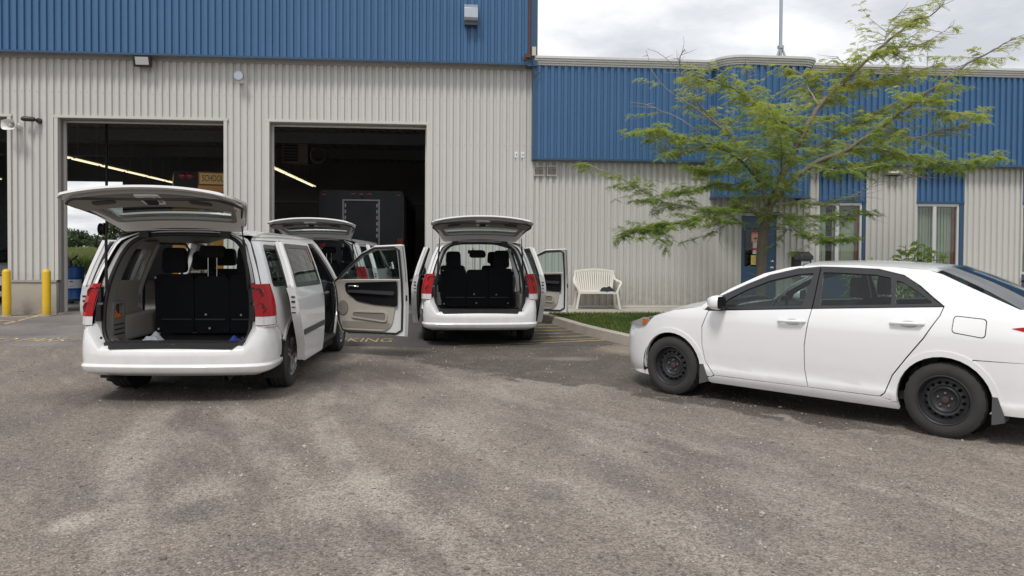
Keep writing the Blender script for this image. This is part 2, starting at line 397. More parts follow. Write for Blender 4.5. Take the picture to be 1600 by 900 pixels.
    # older paved apron
    edge = g.math('ADD', Y, g.math('MULTIPLY', g.math('SUBTRACT', g.noise(P, 3.5, 4), .5), .10))
    apron = g.rng(edge, 12.60, 12.66, 0, 1)
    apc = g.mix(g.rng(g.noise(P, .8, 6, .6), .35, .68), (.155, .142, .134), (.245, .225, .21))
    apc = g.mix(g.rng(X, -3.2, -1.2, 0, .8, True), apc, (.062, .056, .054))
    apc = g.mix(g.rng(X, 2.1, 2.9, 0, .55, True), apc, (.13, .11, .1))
    apc = g.mix(.6, apc, g.vec(grain, grain, grain), 'MULTIPLY')
    crack = g.rng(g.math('ABSOLUTE', g.math('SUBTRACT', edge, 12.60)), .0, .05, .85, 0)
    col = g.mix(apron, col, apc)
    col = g.mix(g.math('MULTIPLY', crack, g.rng(X, -2.6, -1.4, .1, 1)), col, (.03, .027, .025))
    # sandy washout against the kerb
    sandy = g.mix(1.0, (.30, .245, .19), g.vec(grain, grain, grain), 'MULTIPLY')
    col = g.mix(g.math('MULTIPLY', g.blob(X, Y, 3.0, 11.9, .75, 1.0, e3, .7, 1.3), .8), col, sandy)
    # soil and green beyond the building
    far = g.rng(Y, 39.5, 41, 0, 1); col = g.mix(far, col, g.mix(g.noise(P, .6, 4), (.06, .085, .025), (.12, .13, .05)))
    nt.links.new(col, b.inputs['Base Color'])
    rg = g.rng(wet_dark, 0, 1, .92, .62); nt.links.new(rg, b.inputs['Roughness']); b.inputs['Specular IOR Level'].default_value = .3
    hgt = g.math('ADD', g.math('MULTIPLY', g.rng(sd_, 0, .6, 1, 0), .55), g.math('ADD', g.math('MULTIPLY', fine, .5), g.math('MULTIPLY', chip, 1.2)))
    hgt = g.math('MULTIPLY', hgt, g.rng(apron, 0, 1, 1, .35))
    nt.links.new(g.bump(hgt, .7, .014), b.inputs['Normal'])
    return m
LOT = ground_material()
def gz(x, y):
    return -.05*math.exp(-((x-.5)/2.2)**2-((y-13.4)/1.6)**2)
def lines(a, b, step, far):
    L_ = [a+(b-a)*i/round((b-a)/step) for i in range(round((b-a)/step)+1)]; s_ = step; lo = a; hi = b; pre = []; post = []
    while hi < far: s_ *= 1.6; hi += s_; post.append(hi); lo -= s_; pre.append(lo)
    return pre[::-1]+L_+post
gx = lines(-20, 20, .5, 900); gy = lines(-4, 24, .5, 1800)
mb = MB(); mb.add([(x, y, gz(x, y)) for y in gy for x in gx], [(j*len(gx)+i, j*len(gx)+i+1, (j+1)*len(gx)+i+1, (j+1)*len(gx)+i) for j in range(len(gy)-1) for i in range(len(gx)-1)])
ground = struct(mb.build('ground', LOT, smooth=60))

# ================================================================ PAINTED MARKINGS
YEL = None
def paint_material():
    m, nt, b = _nt('yellow_road_paint'); g = NG(nt)
    P = nt.nodes.new('ShaderNodeNewGeometry').outputs['Position']
    w = g.rng(g.math('ADD', g.math('MULTIPLY', g.noise(P, 9, 6, .7), .7), g.math('MULTIPLY', g.noise(P, 1.3, 3), .35)), .44, .60, 0, 1)
    X = g.xyz(P)[0]
    nt.links.new(g.mix(w, (.21, .185, .16), g.mix(g.rng(X, -6, -5), (.66, .50, .27), (.52, .35, .10))), b.inputs['Base Color']); b.inputs['Roughness'].default_value = .85
    return m
YEL = paint_material()
def stripe(a, b, w):
    a = Vector((*a, 0)); b = Vector((*b, 0)); d = (b-a); n = Vector((-d.y, d.x, 0)).normalized()*w/2; k = max(2, int(d.length/.35)); vs = []
    for i in range(k+1):
        p = a+d*i/k
        for q in (p-n, p+n): vs.append((q.x, q.y, gz(q.x, q.y)+.005))
    m_ = MB(); m_.add(vs, [(2*i, 2*i+2, 2*i+3, 2*i+1) for i in range(k)]); return m_
hr = empty('hatched_marking', (0, 0, 0)); struct(hr)
for k, (a, b) in enumerate([((-8.75, 15.6), (-9.42, 19.5)), ((-12.6, 17.2), (-8.98, 16.9)), ((-12.4, 18.2), (-9.15, 17.7)), ((-12.4, 19.0), (-9.3, 18.5)), ((-12.0, 16.2), (-8.8, 16.1))]):
    stripe(a, b, .11 if k else .13).build('stripe', YEL, hr)
hr2 = empty('hatched_marking', (0, 0, 0)); struct(hr2)
stripe((.2, 12.80), (2.84, 13.27), .10).build('stripe', YEL, hr2)
for k in range(8):
    y = 13.35+k*.47; stripe((1.45, y+.03), (2.62-.055*k, y+.12), .085).build('stripe', YEL, hr2)
def painted_word(txt, x_right, y0, size, xs):
    V, Fc = text_mesh(txt, size, xs, 'RIGHT'); m_ = MB()
    m_.add([(x+x_right, y+y0, gz(x+x_right, y+y0)+.006) for x, y, z in V], Fc); o = m_.build('pavement_lettering', YEL); return struct(o)
painted_word('NO PARKING', -5.72, 13.42, .74, .44)
painted_word('NO PARKING', -.93, 13.42, .74, .44)

# ================================================================ BUILDINGS
beige_wall = mat('beige_siding', (.555, .545, .515), .42, spec=.4, var=.05, vscale=.8, rvar=.08, dirt=((.24, .20, .16), .1, 1.0, 1.0))
beige_up = beige_wall
blue_sid = mat('blue_siding', (.050, .132, .268), .38, spec=.45, var=.10, vscale=.9, rvar=.08)
blue_trim = mat('blue_trim', (.030, .078, .150), .4, var=.05)
cap_mat = mat('parapet_cap', (.62, .61, .58), .4, var=.06, vscale=2)
grey_trim = mat('grey_flashing', (.36, .345, .325), .5, var=.08, vscale=3)
light_trim = mat('light_door_trim', (.56, .54, .50), .45, var=.05, vscale=3)
jamb_mat = mat('grey_jamb', (.23, .225, .215), .6, var=.08, vscale=2)
conc = mat('concrete', (.41, .375, .32), .9, var=.22, vscale=2.4, bump=.4, bscale=40, dirt=((.18, .15, .12), 0, .5, 1.0))
walk_mat = mat('sidewalk_concrete', (.43, .395, .345), .9, var=.15, vscale=1.6, bump=.35, bscale=45)
int_wall = mat('interior_liner', (.26, .275, .30), .8, var=.15, vscale=.7)
int_ceil = mat('interior_ceiling', (.48, .49, .52), .45, var=.1)
int_floor = mat('garage_floor', (.20, .19, .18), .5, var=.3, vscale=.8)
dark_mat = mat('dark_void', (.02, .02, .022), .9)
RP = .16
def ribbed(path, z0, z1, depth=.044, pitch=RP, flip=False):
    """one corrugated steel sheet following a plan path [(x,y),...]; ribs stand proud to the right-hand side of travel"""
    pts = [Vector((*p, 0)) for p in path]; seg = [(pts[i+1]-pts[i]).length for i in range(len(pts)-1)]; tot = sum(seg)
    def pos(s_):
        i = 0
        while i < len(seg)-1 and s_ > seg[i]: s_ -= seg[i]; i += 1
        d = (pts[i+1]-pts[i]).normalized(); return pts[i]+d*s_, Vector((d.y, -d.x, 0))
    prof = [(0, 0), (.022, 0), (.036, 1), (.110, 1), (.124, 0), (.16, 0)]
    def hgt_at(s_):
        u = (s_ % pitch)*.16/pitch
        for (u0, h0), (u1, h1) in zip(prof, prof[1:]):
            if u <= u1+1e-9: return h0+(h1-h0)*(u-u0)/max(1e-9, u1-u0)
        return 0
    ph = ((path[0][0]+20.0) % pitch) if len(path) == 2 else 0.0          # ribs line up from sheet to sheet and above the openings
    st = [(0, hgt_at(ph))]; k = 0
    while k*pitch < tot+2*pitch:
        for u, h in prof[:-1]:
            s_ = k*pitch+u*pitch/.16-ph
            if 1e-4 < s_ < tot-1e-4: st.append((s_, h))
        k += 1
    st.append((tot, hgt_at(tot+ph))); vs = []
    for s_, h in st:
        p, n = pos(s_); q = p+n*depth*h; vs += [(q.x, q.y, z0), (q.x, q.y, z1)]
    m_ = MB(); m_.add(vs, [(2*i, 2*i+2, 2*i+3, 2*i+1) for i in range(len(st)-1)]); return m_
def sheets(parent, name, x0, x1, y, z0, z1, m, w=.96):
    n = max(1, round((x1-x0)/w)); n = n if (x1-x0) > .5 else 1
    k = 0; x = x0
    while x < x1-.02:
        xe = min(x+w, x1)
        if x1-xe < .3: xe = x1
        ribbed([(x, y), (xe, y)], z0, z1).build(name, m, parent); x = xe

D = 18.5
def fasteners(parent, xa, xb, y, zs, m):
    """rows of sheet-metal screws, too small to pick apart: one joined part"""
    m_ = MB()
    for z in zs:
        x = -20+.073+math.ceil((xa+20)/.16)*.16
        while x < xb: m_.lathe([(.001, -.008), (.008, -.006), (.011, 0)], (x, y-.044, z+random.uniform(-.01, .01)), 'y', 6); x += .16
    o_ = m_.build('fasteners', m, parent); o_['kind'] = 'stuff'
garage = empty('garage_building', (0, 0, 0), label='tall garage with blue upper siding and three open beige bays on the left', cat='garage')
def part(name, m, parent, boxes, bevel=0):
    m_ = MB()
    for b in boxes: m_.box(*b)
    return m_.build(name, m, parent, bevel=bevel)
BAYS = [(-13.80, -9.97), (-8.96, -5.17), (-4.22, -.465)]; BT = 4.53
# beige lower siding: headers above the bays, piers between them
xs_ = [-20.0]+[v for b in BAYS for v in b]+[2.02]
for i in range(0, len(xs_), 2):
    zb = .78 if i < 6 else .10
    sheets(garage, 'siding_sheet', xs_[i], xs_[i+1], D, zb, BT, beige_wall, .96)
sheets(garage, 'siding_sheet', -20.0, 2.02, D, BT, 5.95, beige_up, .96)
fasteners(garage, -.46, 2.0, D, (1.2, 2.6, 4.05), grey_trim); fasteners(garage, -20, 2.0, D, (5.1,), grey_trim)
# concrete pier bases
for a, b in ((-20, -13.80), (-9.97, -8.96), (-5.17, -4.22)):
    part('pier_base', conc, garage, [(a+.01, b-.01, D-.02, D+.42, -.1, .74)], .012)
    part('base_flashing', grey_trim, garage, [(a, b, D-.045, D+.02, .74, .79)])
part('base_flashing', light_trim, garage, [(-.465, 2.02, D-.05, D+.02, .08, .125)])
for a, b in BAYS:
    part('door_trim', light_trim, garage, [(a-.03, a+.045, D-.046, D+.10, .79 if a < -1 else .1, BT+.02), (b-.045, b+.03, D-.046, D+.10, .79 if b < -1 else .1, BT+.02), (a-.05, b+.05, D-.050, D+.10, BT-.012, BT+.045)])
    part('door_jamb', jamb_mat, garage, [(a+.0, a+.03, D+.10, D+.32, 0, BT-.01), (b-.03, b-.0, D+.10, D+.32, 0, BT-.01), (a+.03, b-.03, D+.10, D+.32, BT-.035, BT-.012)])
    part('door_track', light_trim, garage, [(a+.03, a+.085, D+.26, D+.315, 0, BT-.037), (b-.085, b-.03, D+.26, D+.315, 0, BT-.037), (a+.085, b-.085, D+.26, D+.315, BT-.075, BT-.037)])
# blue upper fascia, overhanging
FY = 18.2
sheets(garage, 'fascia_sheet', -20.0, 1.86, FY, 5.96, 9.6, blue_sid, .96)
part('fascia_trim', blue_trim, garage, [(-20, 1.86, FY-.045, FY+.02, 5.92, 5.965)])
part('soffit', grey_trim, garage, [(-20, 2.0, FY+.02, D+.05, 5.955, 5.975)])
for k in range(56): part('soffit_clip', grey_trim, garage, [(-19.9+k*.39, -19.9+k*.39+.02, FY+.03, D-.04, 5.940, 5.957)])
part('soffit_edge', grey_trim, garage, [(-20, 2.0, D-.07, D-.036, 5.86, 5.953)])
part('corner_trim', blue_trim, garage, [(1.86, 2.10, FY-.05, FY+.25, 5.9, 9.6)])
part('side_wall', blue_trim, garage, [(2.02, 2.08, FY+.25, 36, 5.9, 9.6)])
part('roof', grey_trim, garage, [(-20, 2.1, FY, 36.3, 9.6, 9.75)])
# interior shell
part('floor_slab', int_floor, garage, [(-20, 2.0, D+.02, 36.0, -.05, .035)])
part('inner_wall', int_wall, garage, [(-20.2, -20, D+.1, 36.2, 0, 6)])
part('inner_wall', int_wall, garage, [(2.0, 2.02, D+.1, 36.2, 0, 6)])
for i in range(0, len(xs_), 2):
    part('inner_wall', int_wall, garage, [(xs_[i]+.02, xs_[i+1]-.02, D+.30, D+.37, .01, BT)])
part('inner_wall', int_wall, garage, [(-20, 2, D+.30, D+.37, BT+.0, 5.93)])
FD = (-19.3, -14.6)
part('rear_wall', int_wall, garage, [(-20.2, FD[0], 36, 36.2, 0, 6), (FD[1], 2, 36, 36.2, 0, 6), (FD[0], FD[1], 36, 36.2, 4.48, 6)])
# ribbed metal ceiling
m_ = MB(); k = 0; x = -20.0; vs = []
while x < 2.0:
    for u, h in ((0, 0), (.06, 0), (.09, .05), (.21, .05), (.24, 0)): vs += [(min(x+u, 2.0), D+.35, 5.60-h), (min(x+u, 2.0), 36.0, 5.60-h)]
    x += .3
m_.add(vs, [(2*i, 2*i+1, 2*i+3, 2*i+2) for i in range(len(vs)//2-1)]); m_.build('ceiling', int_ceil, garage)
for y in (22.5, 27, 31.5): part('roof_beam', int_wall, garage, [(-20, 2, y, y+.2, 5.15, 5.54)])
# things fixed to the garage wall
black = mat('black_plastic', (.022, .022, .024), .45, var=.1)
white_pl = mat('white_plastic', (.72, .71, .68), .4, var=.04)
galv = mat('galvanised_steel', (.42, .46, .50), .35, metal=.6, var=.12, vscale=6)
t = empty('floodlight', (-6.95, D-.06, 5.8), label='dark floodlight mounted under the blue fascia left of the middle bay', cat='floodlight')
m_ = MB(); m_.prism(rpoly([(-.19, -.13, .02), (.19, -.13, .02), (.19, .12, .02), (-.19, .12, .02)], 3), lambda u, v: (u, -.24-v*.35, v), lambda u, v: (u*.8, -.05, v*.8)); m_.build('housing', black, t)
m_ = MB(); m_.prism(rpoly([(-.145, -.085, .01), (.145, -.085, .01), (.145, .08, .01), (-.145, .08, .01)], 2), lambda u, v: (u, -.248-v*.35, v), lambda u, v: (u, -.238-v*.35, v)); m_.build('lens', mat('flood_lens', (.55, .56, .55), .25), t)
m_ = MB(); m_.box(-.05, .05, -.06, .03, -.02, .2); m_.build('bracket', black, t)
t = empty('vent_pipe', (-4.80, D-.03, 5.46), label='round galvanised vent pipe with cap on the beige wall', cat='vent pipe')
m_ = MB(); m_.tube([(0, .0, -.03), (0, -.16, -.02), (-.01, -.20, 0.02)], .06, 14); m_.build('pipe', white_pl, t, 40)
m_ = MB(); m_.lathe([(.001, -.13), (.10, -.13), (.115, -.10), (.11, -.05), (.06, -.04)], (-.015, -.13, .06), 'y', 20); m_.build('cap', galv, t, 40)
t = empty('horn_loudspeaker', (-9.74, D-.05, 4.29), label='white horn loudspeaker on the pier beside the leftmost bay', cat='loudspeaker')
m_ = MB(); hp = []
for k, (sx_, sz_, yy) in enumerate(((.045, .045, -.08), (.06, .055, -.16), (.10, .075, -.24), (.175, .11, -.32), (.19, .12, -.325), (.165, .10, -.315), (.09, .065, -.235), (.03, .03, -.15))):
    hp.append([(sx_*math.copysign(abs(cos(a))**.6, cos(a)), yy, sz_*math.copysign(abs(sin(a))**.6, sin(a))) for a in [2*pi*j/24 for j in range(24)]])
vs = [p for r_ in hp for p in r_]; m_.add(vs, [(i*24+j, i*24+(j+1) % 24, (i+1)*24+(j+1) % 24, (i+1)*24+j) for i in range(len(hp)-1) for j in range(24)]); ho = m_.build('horn', white_pl, t, 40); t.rotation_euler = (0, 0, -.25)
m_ = MB(); m_.lathe([(.001, -.29), (.03, -.285), (.035, -.24), (.03, -.15)], (0, 0, 0), 'y', 14); m_.build('centre_plug', mat('horn_plug', (.45, .43, .40), .5), t, 40)
m_ = MB(); m_.lathe([(.05, -.10), (.06, -.02), (.055, .02)], (0, 0, 0), 'y', 14); m_.bar((0, -.03, 0), (0.02, .05, 0), .05, .14); m_.build('driver', white_pl, t, 40)
t = empty('security_camera', (-9.36, D-.05, 4.44), label='dark bullet security camera beside the white horn loudspeaker', cat='camera')
m_ = MB(); m_.tube([(-.24, -.16, .01), (-.20, -.155, .01), (-.04, -.12, .005), (0, -.11, 0)], [.05, .058, .055, .05], 16); m_.build('body', black, t, 40)
m_ = MB(); m_.tube([(-.262, -.166, .011), (-.241, -.161, .011)], .036, 14); m_.build('lens', mat('camera_glass', (.10, .10, .11), .1), t, 40)
m_ = MB(); m_.lathe([(.001, -.07), (.05, -.07), (.06, -.0), (.06, .03)], (.05, 0, -.01), 'y', 16); m_.tube([(.0, -.11, 0), (.05, -.05, -.01)], .03, 10); m_.build('mount', black, t, 40)
t = empty('exhaust_hood', (.52, FY-.03, 6.86), label='galvanised exhaust hood on the blue fascia above the right bay', cat='vent hood')
m_ = MB(); m_.prism([(0, .02), (-.20, .02), (-.26, .07), (-.24, .30), (-.08, .42), (0, .42)], lambda u, v: (.16, u, v), lambda u, v: (-.16, u, v)); m_.build('hood', galv, t, bevel=.008)
m_ = MB(); m_.box(-.15, .15, -.19, 0, -.08, .019); m_.build('throat', mat('hood_throat', (.05, .06, .075), .6), t)
for sx_ in (1.638, 1.793):
    t = empty('switch_plate', (sx_, D-.036, 3.835), label='small white switch plate on the beige wall, '+('left' if sx_ < 1.7 else 'right')+' one of the pair', cat='switch plate', group='pair of white switch plates')
    m_ = MB(); m_.box(-.038, .038, -.018, .01, -.066, .066); m_.build('plate', mat('plate_white', (.8, .8, .78), .4), t, bevel=.004)
    m_ = MB(); m_.box(-.010, .010, -.024, -.017, -.02, .02); m_.build('switch', black, t)
m_ = MB(); m_.tube([(1.90, FY-.075, 9.5), (1.905, FY-.075, 7.5), (1.90, FY-.075, 6.16)], .028, 10); 
t = empty('rusty_conduit', (0, 0, 0), label='rusty brown conduit running down the blue garage corner', cat='conduit'); rust = mat('rust', (.11, .045, .036), .8, var=.4, vscale=12)
m_.build('pipe', rust, t, 40); m_ = MB(); m_.box(1.80, 1.93, FY-.13, FY-.05, 6.08, 6.17); m_.box(1.76, 1.84, FY-.11, FY-.05, 6.03, 6.10); m_.build('bracket', rust, t)
m_ = MB(); m_.tube([(1.95, FY-.09, 6.12), (1.99, FY-.1, 5.9), (1.98, FY-.09, 5.75), (2.04, FY-.1, 5.62), (2.1, FY-.06, 5.72), (2.18, FY-.05, 5.78)], .012, 6); m_.build('cable', black, t, 40)
m_ = MB(); m_.box(1.965, 2.06, FY-.11, FY-.05, 6.13, 6.34); o = m_.build('junction_box', mat('cream_plastic', (.55, .50, .38), .5), bevel=.008); tag(o, 'small cream junction box at the garage corner above the office roof', 'junction box')

# ---------------------------------------------------------------- office wing
office = empty('office_building', (0, 0, 0), label='low office wing with blue fascia and beige siding to the right', cat='office')
OF = 18.26; OR = 20.5
CX0, CX1, CYf = 6.47, 8.66, 17.72
DX0, DX1 = 7.20, 8.17
W1 = (9.20, 10.36, 10.45); W2 = (11.76, 12.93, 13.045); W3 = (14.60, 15.75, 15.85)
# beige wall sheets between the openings
def owall(x0, x1, z0, z1): sheets(office, 'siding_sheet', x0, x1, D, z0, z1, beige_wall, .96)
owall(2.03, DX0-.05, .20, 3.74); owall(DX1+.05, W1[0], .20, 3.74); owall(DX0-.05, DX1+.05, 2.52, 3.74)
owall(W1[2], W2[0], .2, 3.74); owall(W2[2], W3[0], .2, 3.74); owall(W3[2], 21, .2, 3.74)
for a, b in ((2.03, DX0-.05), (DX1+.05, W1[0]), (W1[2], W2[0]), (W2[2], W3[0])): part('base_flashing', light_trim, office, [(a, b, D-.05, D+.03, .155, .205)])
part('corner_strip', light_trim, office, [(2.021, 2.06, D-.045, D, .2, 3.74)])
for W in (W1, W2, W3):
    ribbed([(W[0]+.01, D-.01), (W[2]-.01, D-.01)], 2.83, 3.75).build('lintel_sheet', blue_sid, office)
    part('lintel_trim', blue_trim, office, [(W[0], W[2], D-.05, D+.04, 2.785, 2.835)])
    part('wall_trim', light_trim, office, [(W[0]-.03, W[0]+.005, D-.05, D+.02, .2, 3.74), (W[2]-.005, W[2]+.03, D-.05, D+.02, .2, 3.74)])
    part('jamb_panel', blue_trim, office, [(W[1]+.005, W[2]-.006, D-.03, D+.06, .2, 2.784)])
    part('sill_panel', blue_trim, office, [(W[0]+.006, W[1]+.004, D-.03, D+.06, .2, 1.02)])
    win = MB(); x0, x1 = W[0]+.008, W[1]; xm = x0+(x1-x0)*.44
    for a, b in ((x0, x0+.05), (xm-.045, xm+.045), (x1-.055, x1)): win.box(a, b, D-.01, D+.06, 1.03, 2.78)
    win.box(x0+.05, xm-.045, D-.01, D+.06, 2.71, 2.78); win.box(xm+.045, x1-.055, D-.01, D+.06, 2.71, 2.78)
    win.box(x0, x1, D-.035, D+.07, 1.0, 1.06)
    wo_ = win.build('window', mat('window_frame', (.60, .60, .60), .35, metal=.2), office, bevel=.004)
    for a, b in ((x0+.05, xm-.045), (xm+.045, x1-.055)):
        part('pane', glass('office_glass', (.80, .85, .83)), wo_, [(a, b, D+.028, D+.034, 1.06, 2.71)])
    # vertical blinds
    bl = MB(); k = 0; x = x0+.03
    while x < x1-.12:
        gap = W is W1 and .24 < x-x0 < .36
        if not gap:
            an = random.uniform(-.15, .15)+.25; c_, s_ = cos(an)*.050, sin(an)*.050
            bl.add([(x+.045-c_, D+.14-s_, 1.06), (x+.045+c_, D+.14+s_, 1.06), (x+.045+c_, D+.14+s_, 2.70), (x+.045-c_, D+.14-s_, 2.70)], [(0, 1, 2, 3)])
        x += .082
    bl.build('blind', mat('cream_blind', (.60, .575, .48), .8, var=.08, vscale=5), wo_)
    part('red_strip', mat('brick_red_strip', (.33, .085, .06), .7), wo_, [(x1-.13, x1-.068, D+.075, D+.11, 1.06, 2.71)])
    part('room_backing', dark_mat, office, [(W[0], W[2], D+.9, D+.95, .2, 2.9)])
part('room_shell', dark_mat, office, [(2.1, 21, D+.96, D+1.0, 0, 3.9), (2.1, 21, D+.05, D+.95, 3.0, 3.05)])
fasteners(office, 2.05, 7.1, D, (1.0, 2.3), grey_trim)
# blue fascia left and right of the entrance canopy, and the canopy itself
sheets(office, 'fascia_sheet', 2.03, CX0+.05, OF, 3.74, 5.94, blue_sid, .96)
sheets(office, 'fascia_sheet', CX1-.05, 21.0, OF, 3.74, 5.94, blue_sid, .96)
part('fascia_trim', blue_trim, office, [(2.03, CX0, OF-.045, OF+.02, 3.70, 3.745), (CX1, 21, OF-.045, OF+.02, 3.70, 3.745)])
part('soffit', grey_trim, office, [(2.03, CX0, OF+.02, D+.05, 3.735, 3.755), (CX1, 21, OF+.02, D+.05, 3.735, 3.755)])
part('soffit_edge', grey_trim, office, [(2.03, CX0, D-.07, D-.036, 3.675, 3.733), (CX1, 21, D-.07, D-.036, 3.675, 3.733)])
part('corner_trim', blue_trim, office, [(2.0, 2.12, OF-.05, OF+.20, 3.70, 5.94)])
def arc(cx, cy, r, a0, a1, n=6): return [(cx+r*cos(radians(a0+(a1-a0)*k/n)), cy+r*sin(radians(a0+(a1-a0)*k/n))) for k in range(n+1)]
cpath = [(CX0, D-.02)]+arc(CX0+.46, CYf+.40, .46, 180, 270, 6)+arc(CX1-.30, CYf+.26, .30, 270, 360, 5)+[(CX1, D-.02)]
ribbed(cpath, 2.86, 5.94, pitch=.16).build('canopy_sheet', blue_sid, office)
def band(path, z0, z1, off0, off1, m, name):
    """horizontal trim following a plan path, standing off0..off1 in front"""
    pts = [Vector((*p, 0)) for p in path]; ns = []
    for i in range(len(pts)):
        a = pts[max(i-1, 0)]; b = pts[min(i+1, len(pts)-1)]; d = (b-a).normalized(); ns.append(Vector((d.y, -d.x, 0)))
    vs = []
    for p, n in zip(pts, ns):
        for o_, z in ((off1, z0), (off1, z1), (off0, z1), (off0, z0)): q = p+n*o_; vs.append((q.x, q.y, z))
    b_ = MB(); b_.add(vs, [(4*i+j, 4*i+4+j, 4*i+4+(j+1) % 4, 4*i+(j+1) % 4) for i in range(len(pts)-1) for j in range(4)]+[(3, 2, 1, 0), tuple(4*(len(pts)-1)+j for j in range(4))])
    return b_.build(name, m, office)
band(cpath, 2.82, 2.875, -.03, .05, blue_trim, 'canopy_trim')
part('canopy_ceiling', grey_trim, office, [(CX0+.03, CX1-.03, CYf+.45, D-.04, 2.88, 2.90)])
fpath_l = [(2.03, OF), (CX0+.0, OF)]; fpath_r = [(CX1, OF), (21.0, OF)]
cfront = [(CX0-.12, OF-.08)]+arc(CX0+.46, CYf+.40, .46, 190, 270, 6)+arc(CX1-.30, CYf+.26, .30, 270, 355, 5)+[(CX1+.04, OF-.05)]
for i, (o_, z0, z1) in enumerate(((.055, 5.945, 5.985), (.085, 5.99, 6.035), (.115, 6.04, 6.085), (.145, 6.09, 6.145))):
    for pth in (fpath_l, cfront, fpath_r): band(pth, z0, z1, -.12, o_, cap_mat, 'parapet_lip')
    for pth in (fpath_l, cfront, fpath_r): band(pth, z1-.002, z1+.006, -.12, o_-.02, grey_trim, 'parapet_groove') if i < 3 else None
part('roof', grey_trim, office, [(2.1, 21, OF+.1, 30, 5.7, 5.8)])
# entrance door
door = MB(); door.box(DX0+.04, DX1-.04, D-.02, D+.03, .17, 2.42)
d_o = door.build('door', blue_trim, office, bevel=.006)
part('door_frame', mat('door_frame_beige', (.46, .44, .40), .5), office, [(DX0-.06, DX0+.035, D-.05, D+.06, .16, 2.50), (DX1-.035, DX1+.06, D-.05, D+.06, .16, 2.50), (DX0+.035, DX1-.035, D-.05, D+.06, 2.425, 2.50)])
lt = MB(); lt.box(7.345, 7.80, D-.024, D-.019, 1.19, 2.10); lt.build('door_window', glass('door_glass', (.05, .05, .055)), d_o)
part('door_window_back', dark_mat, d_o, [(7.33, 7.815, D-.0215, D-.0205, 1.175, 2.115)])
def poster_mat(name, kind):
    m, nt, b = _nt(name); g = NG(nt); X, Y, Zc = g.xyz(nt.nodes.new('ShaderNodeTexCoord').outputs['Generated'])
    if kind == 'red':
        c = g.mix(g.rng(g.math('ABSOLUTE', g.math('SUBTRACT', g.math('FRACT', g.math('MULTIPLY', Zc, 5.0)), .5)), .14, .16), (.62, .16, .11), (.62, .45, .38))
        c = g.mix(g.math('MULTIPLY', g.rng(Zc, .80, .81), 1.0), c, (.60, .13, .10))
        ar = g.math('ADD', g.math('ABSOLUTE', g.math('SUBTRACT', Zc, .36)), g.math('MULTIPLY', g.math('ABSOLUTE', g.math('SUBTRACT', X, .42)), .7)); c = g.mix(g.rng(ar, .13, .15, 1, 0), c, (.16, .02, .02))
    elif kind == 'mag':
        c = g.mix(g.rng(Zc, .52, .54), (.52, .06, .12), (.62, .50, .50)); c = g.mix(g.math('MULTIPLY', g.rng(X, .62, .64), g.rng(Zc, .5, .52)), c, (.36, .04, .12))
        c = g.mix(g.rng(Zc, .30, .31, 1, 0), c, (.62, .62, .60))
    elif kind == 'yel':
        dx = g.math('SUBTRACT', X, .55); dz = g.math('SUBTRACT', Zc, .5); r_ = g.math('SQRT', g.math('ADD', g.math('MULTIPLY', dx, dx), g.math('MULTIPLY', dz, dz)))
        c = g.mix(g.rng(r_, .40, .42, 1, 0), (.66, .56, .12), (.62, .30, .04)); c = g.mix(g.rng(r_, .31, .33, 1, 0), c, (.66, .50, .22))
        c = g.mix(g.math('MULTIPLY', g.rng(g.math('FRACT', g.math('MULTIPLY', Zc, 6.0)), .62, .66), g.rng(r_, .26, .28, 1, 0)), c, (.60, .22, .10))
    else:
        ln = g.math('MULTIPLY', g.rng(g.math('FRACT', g.math('MULTIPLY', Zc, 7.0)), .6, .64), g.rng(Zc, .52, .53)); ln = g.math('MULTIPLY', ln, g.rng(g.math('ABSOLUTE', g.math('SUBTRACT', X, .5)), .34, .35, 1, 0))
        c = g.mix(g.math('MULTIPLY', ln, .7), (.68, .69, .70), (.25, .27, .30))
        tri = g.math('ADD', g.math('MULTIPLY', g.math('ABSOLUTE', g.math('SUBTRACT', X, .5)), 1.0), g.math('SUBTRACT', Zc, .0)); c = g.mix(g.math('MULTIPLY', g.rng(tri, .38, .40, 1, 0), .6), c, (.35, .37, .40))
    nt.links.new(c, b.inputs['Base Color']); b.inputs['Roughness'].default_value = .6; return m
for nm, kd, x0, x1, z0, z1, lab in (('poster_red', 'red', 7.50, 7.74, 1.78, 2.02, 'red warning poster'), ('poster_magenta', 'mag', 7.535, 7.74, 1.48, 1.77, 'magenta and white poster'), ('poster_yellow', 'yel', 7.495, 7.73, 1.215, 1.45, 'yellow poster with orange circle')):
    m_ = MB(); m_.box(x0, x1, D-.030, D-.0275, z0, z1); m_.build('poster', poster_mat(nm, kd), d_o, label=lab)
chrome = mat('chrome', (.75, .75, .75), .15, metal=1)
for zz, r_ in ((1.30, .030), (1.14, .036)):
    m_ = MB(); m_.lathe([(.001, -.07), (r_*.8, -.068), (r_, -.05), (r_*.8, -.03), (r_*1.1, -.022), (r_*1.15, -.018)], (8.03, D, zz), 'y', 16); m_.build('door_knob' if zz < 1.2 else 'deadbolt', chrome, d_o, 40)
